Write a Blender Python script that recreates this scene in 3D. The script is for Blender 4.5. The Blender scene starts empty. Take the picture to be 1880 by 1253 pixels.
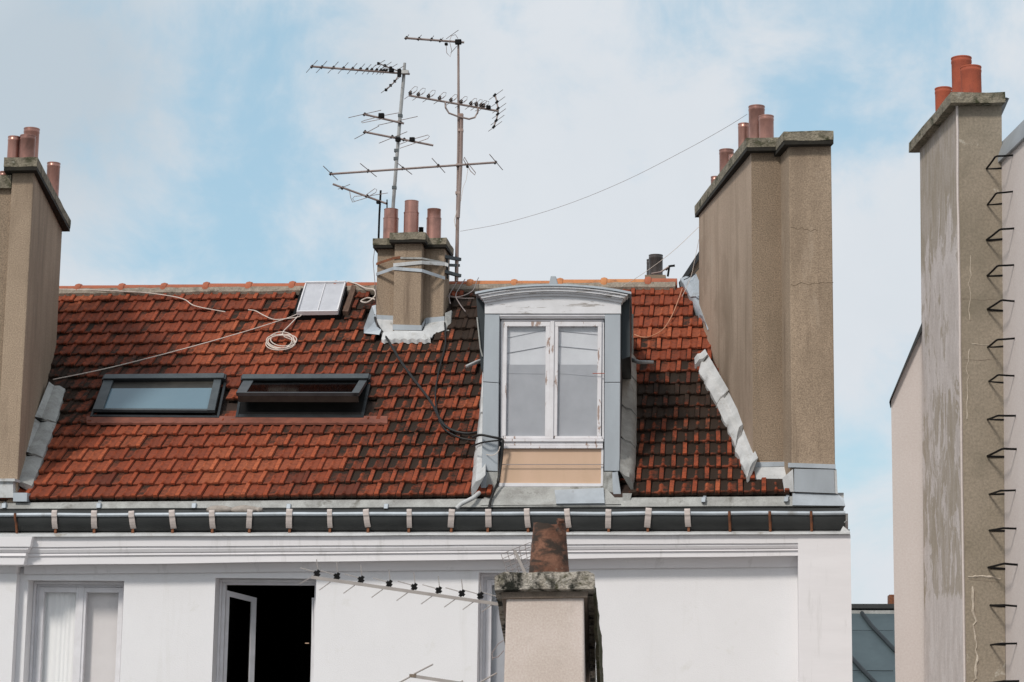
import bpy, math, random
from math import sin, cos, atan, radians, tan, pi
from mathutils import Vector, noise
random.seed(7)
V = Vector
scene = bpy.context.scene
COL = scene.collection

# ------------------------------------------------------------------ camera maths
FP = 3865.0; AL = atan(.1097); TH = radians(9.7); RHO = .0135; CZ = 16.0
_f = V((-sin(AL)*cos(TH), cos(AL)*cos(TH), sin(TH)))
_r0 = V((cos(AL), sin(AL), 0)); _u0 = _r0.cross(_f)
_r = _r0*cos(RHO)+_u0*sin(RHO); _u = _u0*cos(RHO)-_r0*sin(RHO)
CAM = V((0, 0, CZ))
def ray(x, y): return _f+_r*((x-940)/FP)+_u*((626.5-y)/FP)
def at(x, y, Y):
    d = ray(x, y); return CAM+d*(Y/d.y)
def proj(p):
    d = p-CAM; k = d.dot(_f); return (940+FP*d.dot(_r)/k, 626.5-FP*d.dot(_u)/k)
def hdir(vx):
    """horizontal world direction whose vanishing point sits at picture column vx"""
    d = ray(vx, 1290); return V((d.x, d.y, 0)).normalized()

# ------------------------------------------------------------------ materials
def nt(name):
    m = bpy.data.materials.new(name); m.use_nodes = True
    n = m.node_tree; b = n.nodes['Principled BSDF']; return m, n, b
def N(n, t, **k):
    o = n.nodes.new(t)
    for a, v in k.items():
        if a in o.inputs.keys(): o.inputs[a].default_value = v
        else: setattr(o, a, v)
    return o
def ramp(n, src, stops):
    r = n.nodes.new('ShaderNodeValToRGB'); e = r.color_ramp.elements
    while len(e) < len(stops): e.new(.5)
    for i, (p, c) in enumerate(stops):
        e[i].position = p; e[i].color = (c, c, c, 1) if isinstance(c, (int, float)) else (*c, 1)
    n.links.new(src, r.inputs[0]); return r.outputs[0]
def noi(n, scale, detail=4, rough=.6, stretch=None, dist=0):
    t = n.nodes.new('ShaderNodeTexCoord'); mp = n.nodes.new('ShaderNodeMapping')
    if stretch: mp.inputs['Scale'].default_value = stretch
    n.links.new(t.outputs['Object'], mp.inputs[0])
    o = n.nodes.new('ShaderNodeTexNoise'); o.inputs['Scale'].default_value = scale
    o.inputs['Detail'].default_value = detail; o.inputs['Roughness'].default_value = rough
    o.inputs['Distortion'].default_value = dist
    n.links.new(mp.outputs[0], o.inputs['Vector']); return o.outputs['Fac']
def mixc(n, fac, a, b, mode='MIX'):
    m = n.nodes.new('ShaderNodeMix'); m.data_type = 'RGBA'; m.blend_type = mode
    for s, v in ((m.inputs[0], fac), (m.inputs[6], a), (m.inputs[7], b)):
        if isinstance(v, (int, float)): s.default_value = v
        elif isinstance(v, tuple): s.default_value = (*v, 1)
        else: n.links.new(v, s)
    return m.outputs[2]
def bump(n, b, h, st, dist=.01):
    k = n.nodes.new('ShaderNodeBump'); k.inputs['Strength'].default_value = st; k.inputs['Distance'].default_value = dist
    n.links.new(h, k.inputs['Height']); n.links.new(k.outputs[0], b.inputs['Normal'])
M = {}
def plain(name, c1, c2=None, rough=.7, sc=6, metal=0, bs=.2, stretch=None, grain=0, gsc=120, spots=None, dist=0, bd=.005, cracks=None):
    m, n, b = nt(name)
    c2 = c2 or tuple(x*.8 for x in c1)
    f = noi(n, sc, 6, .6, stretch, dist); col = mixc(n, ramp(n, f, [(.35, 0), (.65, 1)]), c1, c2)
    g = noi(n, gsc, 2, .7)
    if grain:
        col = mixc(n, grain, col, ramp(n, g, [(.3, .25), (.7, .95)]), 'OVERLAY')
    if spots:
        for (scol, ssc, lo, hi, sst) in spots:
            sf = noi(n, ssc, 7, .65, sst, .4)
            col = mixc(n, ramp(n, sf, [(lo, 0), (hi, 1)]), col, scol)
    n.links.new(col, b.inputs['Base Color'])
    b.inputs['Roughness'].default_value = rough; b.inputs['Metallic'].default_value = metal
    if bs: bump(n, b, g if grain else f, bs, bd)
    M[name] = m; return m

plain('white_render', (.80, .78, .785), (.77, .75, .755), .9, 1.6, bs=.3, grain=.12, gsc=90, bd=.008,
      spots=[((.70, .68, .66), 2.2, .57, .85, (2.5, 2.5, .22)), ((.73, .71, .69), 5, .60, .75, None)])
plain('cornice_white', (.80, .77, .775), (.76, .73, .735), .85, 3, bs=.1, stretch=(.5, 1, 3),
      spots=[((.58, .555, .545), 4, .57, .80, (2.5, 2.5, .3))])
plain('stucco_tan', (.335, .25, .178), (.275, .205, .145), .95, 1.3, bs=.6, grain=.5, gsc=85, bd=.008,
      spots=[((.19, .135, .095), 3, .54, .74, (2.2, 2.2, .2)), ((.20, .145, .10), .8, .50, .75, (1.6, 1.6, .35)), ((.42, .33, .25), 2.5, .62, .8, (1, 1, .4))])
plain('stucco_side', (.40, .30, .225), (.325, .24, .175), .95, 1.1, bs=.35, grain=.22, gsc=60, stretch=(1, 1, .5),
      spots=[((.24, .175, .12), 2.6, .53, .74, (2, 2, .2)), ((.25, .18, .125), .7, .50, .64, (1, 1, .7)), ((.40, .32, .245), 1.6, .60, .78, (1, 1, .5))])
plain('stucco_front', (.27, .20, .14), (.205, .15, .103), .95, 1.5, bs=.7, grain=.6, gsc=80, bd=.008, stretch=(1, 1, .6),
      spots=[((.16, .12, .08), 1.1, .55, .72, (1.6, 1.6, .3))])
plain('cap_concrete', (.25, .215, .16), (.15, .13, .095), .95, 9, bs=.8, grain=.4, gsc=40, bd=.02,
      spots=[((.045, .045, .02), 7, .50, .64, None), ((.33, .31, .26), 14, .60, .70, None)])
plain('grey_concrete', (.29, .24, .185), (.235, .195, .145), .95, 1.4, bs=.4, grain=.30, gsc=50,
      spots=[((.17, .145, .105), 1.0, .5, .7, None), ((.50, .45, .38), 5, .66, .71, (1, 1, .7))])
plain('pale_render', (.61, .535, .50), (.56, .485, .45), .95, 1.2, bs=.2, grain=.12, gsc=60, stretch=(1, 1, .4))
plain('zinc', (.46, .50, .54), (.36, .39, .42), .55, 5, metal=.25, bs=.12, stretch=(1, 1, .4),
      spots=[((.22, .21, .19), 4, .60, .78, (1, 1, .25))])
plain('zinc_blue', (.40, .43, .46), (.335, .36, .385), .5, 3, metal=.2, bs=.06, stretch=(1, 1, .3))
plain('zinc_old', (.40, .40, .38), (.27, .265, .25), .7, 6, metal=.1, bs=.3, grain=.2, gsc=70,
      spots=[((.13, .12, .10), 5, .58, .72, (1, 1, .6)), ((.27, .13, .06), 6, .70, .78, (1, 1, .3))])
plain('lead_white', (.60, .60, .60), (.44, .44, .435), .7, 5, metal=.05, bs=.3, grain=.1,
      spots=[((.26, .23, .19), 6, .60, .76, None), ((.34, .20, .12), 5, .68, .76, (1, 1, .5))])
plain('gutter_dark', (.038, .040, .039), (.018, .019, .019), .55, 4, metal=0, bs=.08, stretch=(.4, 1, 1))
plain('dark_metal', (.03, .033, .036), (.018, .02, .022), .45, 8, metal=.4, bs=.05)
plain('frame_grey', (.088, .10, .105), (.062, .072, .078), .45, 8, metal=.4, bs=.05)
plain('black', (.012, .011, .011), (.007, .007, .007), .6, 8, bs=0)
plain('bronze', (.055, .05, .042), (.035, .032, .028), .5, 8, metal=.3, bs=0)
plain('bracket_pale', (.60, .52, .48), (.48, .41, .38), .8, 12, bs=.1)
plain('rust', (.26, .09, .035), (.12, .05, .03), .9, 25, bs=.4)
plain('white_paint', (.76, .74, .76), (.68, .66, .67), .65, 8, bs=.1)
plain('peeling_paint', (.74, .72, .735), (.66, .63, .64), .7, 8, bs=.3,
      spots=[((.36, .26, .22), 13, .585, .60, (1.5, 1, .35))])
plain('peeling_board', (.74, .73, .745), (.66, .65, .66), .7, 8, bs=.4,
      spots=[((.36, .33, .31), 14, .58, .62, (.25, 1, 2.2))])
plain('panel_ochre', (.62, .42, .295), (.575, .39, .265), .6, 3, bs=.03, stretch=(2, 1, .5))
plain('pot_metal', (.44, .225, .18), (.31, .155, .125), .33, 5, metal=.6, bs=.05, stretch=(1, 1, .3),
      spots=[((.12, .07, .055), 3.2, .52, .78, (1, 1, .7))])
plain('pot_grey', (.12, .10, .095), (.08, .07, .065), .35, 5, metal=.5, bs=.05)
plain('pot_clay', (.42, .095, .045), (.33, .075, .04), .8, 9, bs=.2, grain=.2,
      spots=[((.16, .05, .03), 5, .54, .75, (1, 1, .6))])
plain('pot_old', (.20, .095, .06), (.12, .05, .03), .95, 9, bs=.6, grain=.35, gsc=50,
      spots=[((.045, .03, .022), 9, .45, .58, (1, 1, 2)), ((.30, .22, .16), 12, .62, .72, None)])
plain('front_stack', (.66, .55, .49), (.58, .475, .415), .95, 3, bs=.2, grain=.22, gsc=90,
      spots=[((.46, .385, .335), 4, .56, .76, None)])
plain('lime_patch', (.50, .43, .35), (.36, .30, .235), .95, 14, bs=.4, grain=.3)
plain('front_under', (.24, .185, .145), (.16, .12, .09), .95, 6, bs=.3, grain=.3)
plain('moss_cap', (.50, .45, .39), (.33, .285, .23), .95, 18, bs=.9, grain=.3, gsc=70, bd=.02,
      spots=[((.62, .59, .53), 11, .60, .68, None), ((.055, .05, .018), 15, .50, .66, None), ((.014, .014, .008), 7, .50, .60, (1, 1, .8))])
plain('soot_shade', (.012, .010, .008), (.022, .019, .013), .98, 12, bs=.6, grain=.3, gsc=60)  # near-black for cap undersides: their shade painted in along with soot
plain('blue_pane', (.13, .205, .25), (.12, .19, .235), .12, 2, bs=0)
plain('moss_dark', (.10, .085, .05), (.05, .045, .022), .98, 14, bs=.9, grain=.3, gsc=50, bd=.02,
      spots=[((.035, .04, .01), 9, .5, .58, None), ((.3, .27, .22), 15, .62, .68, None)])
plain('mortar', (.30, .25, .20), (.20, .165, .13), .98, 12, bs=.6, grain=.4, gsc=50,
      spots=[((.09, .075, .055), 9, .58, .68, None)])
plain('apron_red', (.24, .075, .045), (.15, .048, .03), .75, 9, bs=.1, stretch=(1, 1, 1))
plain('mast_steel', (.34, .27, .24), (.24, .16, .135), .5, 6, metal=.5, bs=.05, stretch=(1, 1, .3))
plain('mast_grey', (.42, .42, .41), (.30, .29, .28), .5, 6, metal=.5, bs=.05, stretch=(1, 1, .3))
plain('ant_alu', (.33, .27, .25), (.25, .19, .17), .5, 9, metal=.4, bs=0)
plain('ant_front', (.40, .36, .33), (.33, .29, .27), .6, 9, metal=.2, bs=0)
plain('cable_white', (.68, .60, .53), (.60, .50, .44), .7, 9, bs=0)
plain('cable_orange', (.55, .25, .14), (.45, .22, .14), .7, 9, bs=0)
plain('cable_black', (.012, .011, .01), (.008, .008, .008), .6, 9, bs=0)
plain('wire_grey', (.30, .25, .24), (.25, .21, .20), .6, 9, bs=0)
plain('cloth_grey', (.38, .33, .29), (.27, .235, .205), .95, 14, bs=.4, grain=.2)
plain('wood_brown', (.13, .075, .05), (.08, .045, .03), .9, 9, bs=.3, stretch=(4, 1, 1))
plain('hatch_glass', (.52, .52, .55), (.46, .46, .49), .3, 9, bs=.02)
plain('roof_slate', (.085, .115, .125), (.07, .095, .105), .5, 3, metal=.3, bs=.05)
plain('slate_dark', (.03, .038, .042), (.02, .026, .03), .5, 3, metal=.3, bs=.05)
plain('curtain', (.90, .89, .88), (.88, .87, .86), .9, 9, bs=.1, stretch=(6, 6, .2))
plain('blind_grey', (.72, .68, .67), (.69, .65, .64), .9, 9, bs=0)
plain('sheet_grey', (.385, .39, .415), (.34, .345, .37), .8, 6, bs=0)
plain('sheet_white', (.64, .645, .67), (.57, .575, .60), .8, 4, bs=0)
plain('blue_blind', (.10, .165, .205), (.085, .145, .185), .45, 4, bs=0)
plain('ground', (.10, .10, .095), (.07, .07, .068), .95, .6, bs=.2)
plain('under_roof', (.045, .025, .018), (.03, .018, .013), .95, 6, bs=0)
plain('nest', (.22, .17, .08), (.12, .09, .05), .98, 20, bs=.6)

def glass(name, fac, rough=.03, tint=(1, 1, 1)):
    m = bpy.data.materials.new(name); m.use_nodes = True; n = m.node_tree
    for x in list(n.nodes):
        if x.type != 'OUTPUT_MATERIAL': n.nodes.remove(x)
    o = n.nodes[0]; t = N(n, 'ShaderNodeBsdfTransparent'); t.inputs[0].default_value = (*tint, 1)
    g = N(n, 'ShaderNodeBsdfGlossy'); g.inputs['Roughness'].default_value = rough
    fr = N(n, 'ShaderNodeFresnel'); fr.inputs['IOR'].default_value = 1.5
    mt = N(n, 'ShaderNodeMath', operation='MULTIPLY'); gm_ = N(n, 'ShaderNodeNewGeometry'); iv = N(n, 'ShaderNodeMath', operation='MULTIPLY_ADD'); n.links.new(gm_.outputs['Backfacing'], iv.inputs[0]); iv.inputs[1].default_value = -fac; iv.inputs[2].default_value = fac
    n.links.new(iv.outputs[0], mt.inputs[1]); n.links.new(fr.outputs[0], mt.inputs[0])
    x = N(n, 'ShaderNodeMixShader'); n.links.new(mt.outputs[0], x.inputs[0]); n.links.new(t.outputs[0], x.inputs[1]); n.links.new(g.outputs[0], x.inputs[2])
    n.links.new(x.outputs[0], o.inputs[0]); M[name] = m
glass('pane_glass', 1.2)
glass('pane_sky', 1.2)
glass('pane_dark', .3, .1, (.30, .29, .27))

# patchy pale render exposed on the side of the tall chimney
def patchy():
    m, n, b = nt('patchy_render')
    a = noi(n, 3.6, 10, .72, (1.3, 1.3, .6), .5); g = noi(n, 60, 3, .7); s = noi(n, 7, 6, .7, (1, 1, .3), .5)
    t = n.nodes.new('ShaderNodeTexCoord'); sp = n.nodes.new('ShaderNodeSeparateXYZ'); n.links.new(t.outputs['Object'], sp.inputs[0])
    # how much pale render is left at each height of the stack
    hz = N(n, 'ShaderNodeMapRange'); hz.inputs['From Min'].default_value = PZ0; hz.inputs['From Max'].default_value = PZ1
    n.links.new(sp.outputs[2], hz.inputs[0])
    band = ramp(n, hz.outputs[0], [(0, 1.1), (.12, .85), (.16, .42), (.34, .45), (.44, .38), (.52, .58), (.70, .66), (.79, .50), (.86, .12), (1, .15)])
    am = N(n, 'ShaderNodeMath', operation='MULTIPLY_ADD'); n.links.new(a, am.inputs[0]); am.inputs[1].default_value = 2.2; am.inputs[2].default_value = -.6
    ad = N(n, 'ShaderNodeMath', operation='ADD'); n.links.new(am.outputs[0], ad.inputs[0]); n.links.new(band, ad.inputs[1])
    f = ramp(n, ad.outputs[0], [(.96, 0), (1.04, .4), (1.25, .75)])
    grey = mixc(n, ramp(n, s, [(.4, 0), (.62, 1)]), (.30, .25, .195), (.385, .33, .29))
    pale = mixc(n, ramp(n, s, [(.35, 0), (.6, 1)]), (.46, .40, .38), (.58, .52, .50))
    col = mixc(n, f, grey, pale); col = mixc(n, .2, col, ramp(n, g, [(.3, .25), (.7, .95)]), 'OVERLAY')
    n.links.new(col, b.inputs['Base Color']); b.inputs['Roughness'].default_value = .95; bump(n, b, s, .5, .02); M['patchy_render'] = m

# clay roof tiles: attribute 'wear' = (soot, per-tile tint, relief)
def tiles_mat():
    m, n, b = nt('clay_tiles')
    at_ = N(n, 'ShaderNodeAttribute', attribute_name='wear'); s = N(n, 'ShaderNodeSeparateColor'); n.links.new(at_.outputs['Color'], s.inputs[0])
    base = ramp(n, s.outputs[1], [(0, (.10, .023, .013)), (.3, (.22, .045, .018)), (.62, (.33, .068, .027)), (1, (.47, .125, .052))])
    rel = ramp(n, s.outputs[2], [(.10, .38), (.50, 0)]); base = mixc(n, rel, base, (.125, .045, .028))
    n1 = noi(n, 21, 7, .75); base = mixc(n, ramp(n, n1, [(.42, 0), (.70, .8)]), base, (.115, .034, .022))
    n3 = noi(n, 60, 4, .7); base = mixc(n, ramp(n, n3, [(.6, 0), (.8, .22)]), base, (.45, .17, .09))
    n2 = noi(n, 26, 5, .75)
    ad = N(n, 'ShaderNodeMath', operation='MULTIPLY_ADD'); n.links.new(n2, ad.inputs[0]); ad.inputs[1].default_value = .9; n.links.new(s.outputs[0], ad.inputs[2])
    f = ramp(n, ad.outputs[0], [(.66, 0), (1.14, .95)])
    col = mixc(n, f, base, (.021, .017, .012))
    lich = noi(n, 5.5, 6, .7); lf = ramp(n, lich, [(.73, 0), (.77, .6)])
    col = mixc(n, lf, col, (.30, .24, .14))
    n.links.new(col, b.inputs['Base Color']); b.inputs['Roughness'].default_value = .85; b.inputs['Specular IOR Level'].default_value = .22
    bump(n, b, n2, .45, .008); M['clay_tiles'] = m
tiles_mat()
def ridge_mat():
    m, n, b = nt('ridge_clay')
    at_ = N(n, 'ShaderNodeAttribute', attribute_name='wear'); s = N(n, 'ShaderNodeSeparateColor'); n.links.new(at_.outputs['Color'], s.inputs[0])
    base = ramp(n, s.outputs[1], [(0, (.30, .085, .045)), (.5, (.42, .125, .06)), (1, (.56, .24, .09))])
    n1 = noi(n, 14, 6, .7); col = mixc(n, ramp(n, n1, [(.5, 0), (.75, .7)]), base, (.15, .06, .04))
    n.links.new(col, b.inputs['Base Color']); b.inputs['Roughness'].default_value = .8; bump(n, b, n1, .3, .006); M['ridge_clay'] = m
ridge_mat()

# ------------------------------------------------------------------ mesh builder
class MB:
    def __init__(s): s.v = []; s.f = []; s.c = []; s.smooth = False
    def add(s, vs, fs):
        o = len(s.v); s.v += [tuple(p) for p in vs]; s.f += [tuple(i+o for i in f) for f in fs]
    def hexa(s, a, b):                   # two matching loops of points, capped
        n = len(a); s.add(list(a)+list(b), [tuple(range(n))[::-1], tuple(range(n, 2*n))]+[(i, (i+1) % n, n+(i+1) % n, n+i) for i in range(n)])
    def slab(s, px, Y, dep, d=V((0, 1, 0))):   # outline seen in the picture, standing in plane Y, dep thick along d
        a = [at(x, y, Y) for x, y in px]; s.hexa(a, [p+d*dep for p in a])
    def rect(s, x0, y0, x1, y1, Y, dep): s.slab([(x0, y0), (x1, y0), (x1, y1), (x0, y1)], Y, dep)
    def loft(s, rings, close=True, caps=False):
        m = len(rings[0]); o = len(s.v)
        for r in rings: s.v += [tuple(p) for p in r]
        for i in range(len(rings)-1):
            for j in range(m if close else m-1):
                k = (j+1) % m; s.f.append((o+i*m+j, o+i*m+k, o+(i+1)*m+k, o+(i+1)*m+j))
        if caps: s.f.append(tuple(range(o, o+m))[::-1]); s.f.append(tuple(range(o+(len(rings)-1)*m, o+len(rings)*m)))
    def tube(s, pts, r, n=6):
        pts = [V(p) for p in pts]; rings = []
        for i, p in enumerate(pts):
            t = (pts[min(i+1, len(pts)-1)]-pts[max(i-1, 0)]).normalized()
            a = V((0, 0, 1)) if abs(t.z) < .9 else V((0, 1, 0)); x = t.cross(a).normalized(); y = x.cross(t)
            rr = r[i] if isinstance(r, (list, tuple)) else r
            rings.append([p+x*cos(2*pi*k/n)*rr+y*sin(2*pi*k/n)*rr for k in range(n)])
        s.loft(rings, True, True); return s
    def lathe(s, c, prof, n=24, tilt=(0, 0)):
        rings = [[c+V((cos(2*pi*k/n)*r+tilt[0]*z, sin(2*pi*k/n)*r+tilt[1]*z, z)) for k in range(n)] for r, z in prof]
        s.loft(rings); s.smooth = True; return s
    def bar(s, p, q, w, h, up=V((0, 0, 1))):
        p = V(p); q = V(q); t = (q-p).normalized(); x = t.cross(up).normalized()*w/2; y = x.cross(t).normalized()*h/2
        s.hexa([p-x-y, p+x-y, p+x+y, p-x+y], [q-x-y, q+x-y, q+x+y, q-x+y]); return s
    def box(s, c, sx, sy, sz):
        c = V(c); s.hexa([c+V((a*sx/2, b*sy/2, -sz/2)) for a, b in ((-1, -1), (1, -1), (1, 1), (-1, 1))], [c+V((a*sx/2, b*sy/2, sz/2)) for a, b in ((-1, -1), (1, -1), (1, 1), (-1, 1))]); return s
    def build(s, name, mat, parent=None, label=None, smooth=None, bevel=0, extra=None):
        me = bpy.data.meshes.new(name); me.from_pydata(s.v, [], s.f); me.update()
        if isinstance(mat, str): mat = M[mat]
        me.materials.append(mat)
        if s.c:
            ca = me.color_attributes.new('wear', 'FLOAT_COLOR', 'POINT')
            ca.data.foreach_set('color', [x for c in s.c for x in (*c, 1)])
        import bmesh
        bm = bmesh.new(); bm.from_mesh(me); bmesh.ops.recalc_face_normals(bm, faces=bm.faces); bm.to_mesh(me); bm.free()
        if s.smooth if smooth is None else smooth:
            for p in me.polygons: p.use_smooth = True
            try: me.set_sharp_from_angle(angle=radians(40))
            except Exception: pass
        o = bpy.data.objects.new(name, me); COL.objects.link(o)
        if parent: o.parent = parent
        if label: o['label'] = label
        if bevel:
            b = o.modifiers.new('bevel', 'BEVEL'); b.width = bevel; b.segments = 2; b.limit_method = 'ANGLE'
        return o
def thing(name, label, cat, loc=(0, 0, 0), group=None):
    if cat == 'antenna': group = 'television antennas'
    o = bpy.data.objects.new(name, None); COL.objects.link(o); o['label'] = label; o['category'] = cat
    if group: o['group'] = group
    return o
def tag(o, label, cat, group=None):
    if cat in ('cable', 'wire'): group = 'cables and wires on the roof'
    o['label'] = label; o['category'] = cat
    if group: o['group'] = group
    return o
def lerp_(a, b, t): return a+(b-a)*t
def rect(*a): m = MB(); m.rect(*a); return m
def rough(o, amp, sc=6, sub=0, seed=0):
    """worn, hand-finished surface: push the vertices about a little"""
    me = o.data
    if sub:
        import bmesh
        bm = bmesh.new(); bm.from_mesh(me)
        for _ in range(sub): bmesh.ops.subdivide_edges(bm, edges=bm.edges, cuts=2, use_grid_fill=True)
        bm.to_mesh(me); bm.free()
    for v in me.vertices:
        d = noise.noise_vector(v.co*sc+V((seed, 0, 0)))*amp; v.co += d
    return o

# ------------------------------------------------------------------ setting
g = MB(); g.add([(-400, -200, 0), (400, -200, 0), (400, 600, 0), (-400, 600, 0)], [(0, 1, 2, 3)])
go = g.build('ground', 'ground'); go['kind'] = 'structure'

# ------------------------------------------------------------------ roof surface of the main building
W = .218; L = .252; NR = 18
YB = 20.0
prof = [(YB, 0.0)]
for i in range(NR+2):
    t = radians(34.8+(39.5-34.8)*min(i, 17)/17); y, z = prof[-1]; prof.append((y+L*cos(t), z+L*sin(t)))
pbl = at(60, 918, YB); pbr = at(1432, 907, YB)
ZB = lambda X: pbl.z+(pbr.z-pbl.z)*(X-pbl.x)/(pbr.x-pbl.x)
KB = (pbr.z-pbl.z)/(pbr.x-pbl.x)
def R(X, v, h=0.0):
    i = max(0, min(int(v/L), len(prof)-2)); f = v/L-i; a = prof[i]; b = prof[i+1]
    y = a[0]+(b[0]-a[0])*f; z = a[1]+(b[1]-a[1])*f
    k = max(0, 1-v/(L*NR))             # the sag of the eave fades towards the ridge
    zz = pbl.z+KB*(0-pbl.x)*k+KB*X*(.30+.70*k)+KB*(-pbl.x)*(1-k) + z
    d = V((0, b[0]-a[0], b[1]-a[1])).normalized(); nn = V((0, -d.z, d.y))
    return V((X, y, zz))+nn*h
def uv(px, py):
    """roof coordinates (X, v) of the roof point seen at a pixel"""
    X = at(px, py, 21.5).x; v = (918-py)/361*17*L
    for _ in range(14):
        q = proj(R(X, v)); qx = proj(R(X+.01, v)); qv = proj(R(X, v+.01))
        a, b, c, d = (qx[0]-q[0])/.01, (qv[0]-q[0])/.01, (qx[1]-q[1])/.01, (qv[1]-q[1])/.01
        ex, ey = px-q[0], py-q[1]; D = a*d-b*c
        X += (d*ex-b*ey)/D*.9; v += (-c*ex+a*ey)/D*.9
    return X, v
def RP(px, py, h=0.0):
    X, v = uv(px, py); return R(X, v, h)

BLD = thing('apartment_building', 'white rendered apartment building with weathered orange tiled roof, one white dormer window and tan chimneys', 'building')

wdir = hdir(537)                        # the party walls run back at a slant
# --- party wall stacks, shared numbers
LFR = at(49.5, 560, 20.0); LFR = V((LFR.x, 20.0, 0))
YA = 20.38; YBB = 20.02
AFL = at(1381, 560, YA); AFL = V((AFL.x, YA, 0))
def wallx(p, Y): return p.x+wdir.x/wdir.y*(Y-p.y)

# --- roof: base sheet, both slopes
XL = wallx(LFR, 23)-1.2; XR = wallx(AFL, 20)+.9
RIDV = NR*L*.985
m = MB(); rows = [R(XL, v, -.035) for v in [i*L for i in range(0, NR+1)]]; rows2 = [R(XR-.35, v, -.035) for v in [i*L for i in range(0, NR+1)]]
m.loft([rows, rows2], close=False)
ra = R(XL, NR*L, -.035); rb = R(XR-.35, NR*L, -.035)
m.add([ra, rb, rb+V((0, 4, -3)), ra+V((0, 4, -3))], [(0, 1, 2, 3)])

# --- skylight quads (pixel outlines of the frames)
SK = [[(192, 701), (418, 699), (403, 773), (166, 771)], [(445, 700), (683, 699), (668, 773), (433, 772)], [(563, 524), (637, 523), (622, 580), (546, 581)]]
def inpoly(x, y, P):
    c = False; j = len(P)-1
    for i in range(len(P)):
        if (P[i][1] > y) != (P[j][1] > y) and x < (P[j][0]-P[i][0])*(y-P[i][1])/(P[j][1]-P[i][1])+P[i][0]: c = not c
        j = i
    return c
def grow(P, d):
    cx = sum(p[0] for p in P)/4; cy = sum(p[1] for p in P)/4
    return [(x+(d if x > cx else -d), y+(d*.3 if y > cy else -d*.3)) for x, y in P]
def sstep(a, b, x):
    t = max(0, min(1, (x-a)/(b-a))); return t*t*(3-2*t)
def soot_shade(px, py):
    """how sooty/mossy the flats (a) and the ribs (b) are at this place on the roof"""
    a = .16; b = .05
    k = sstep(380, 720, px)*(1-sstep(1150, 1165, px)); a += .27*k; b += .02*k
    k = sstep(640, 700, px)*sstep(560, 600, py)*(1-sstep(640, 760, py))*(1-sstep(1150, 1160, px)); a += .22*k
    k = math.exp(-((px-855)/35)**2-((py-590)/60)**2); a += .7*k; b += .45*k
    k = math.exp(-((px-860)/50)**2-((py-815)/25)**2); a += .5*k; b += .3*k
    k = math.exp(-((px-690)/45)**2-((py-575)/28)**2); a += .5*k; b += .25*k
    k = math.exp(-((px-190)/130)**2-((py-680)/45)**2); a += .30*k; b += .22*k
    k = math.exp(-((px-110)/70)**2-((py-740)/70)**2); a += .42*k; b += .36*k
    k = math.exp(-((px-470)/130)**2-((py-860)/40)**2); a -= .22*k
    k = math.exp(-((px-270)/180)**2-((py-850)/60)**2); a -= .08*k
    if px > 1150:
        a = .12+.66*sstep(645, 720, py)-.10*sstep(800, 860, py); b = .04+.27*sstep(655, 720, py)-.26*sstep(750, 820, py)
    return a, b

# --- tiles
sv = [0, .03, .075, .2, .28, .33, .37, .40, .43, .47, .52, .62, .70, .735, .75, .785, .86, .965, .99, 1.0]; nx = len(sv); tv = [-.001, 0, .04, .12, .22, .32, .45, .58, .70, .85, 1.12]
def relief(s, t):
    """height above the lap line inside one tile; s across, t up the slope (0..1)"""
    rib = sstep(.745, .785, s)*(1-sstep(.965, .99, s)); h = .019*rib
    h -= .004*math.exp(-((s-.735)/.015)**2)
    h -= .003*(1-sstep(.01, .03, s))
    h += .019*math.exp(-((s-.40)/.062)**2-((t-.60)/.13)**2)
    h += .020*math.exp(-((s-.40)/.09)**2)*(1-sstep(.05, .36, t))
    h += .007*math.exp(-((s-.40)/.055)**2)*(1-sstep(.6, .8, t))
    h += .006*math.exp(-((s-.70)/.04)**2)*(1-sstep(.05, .2, t))
    return h, rib
T = MB()
rnd = random.Random(3)
x0 = XL; ncols = int((XR-XL)/W)+2
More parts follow.
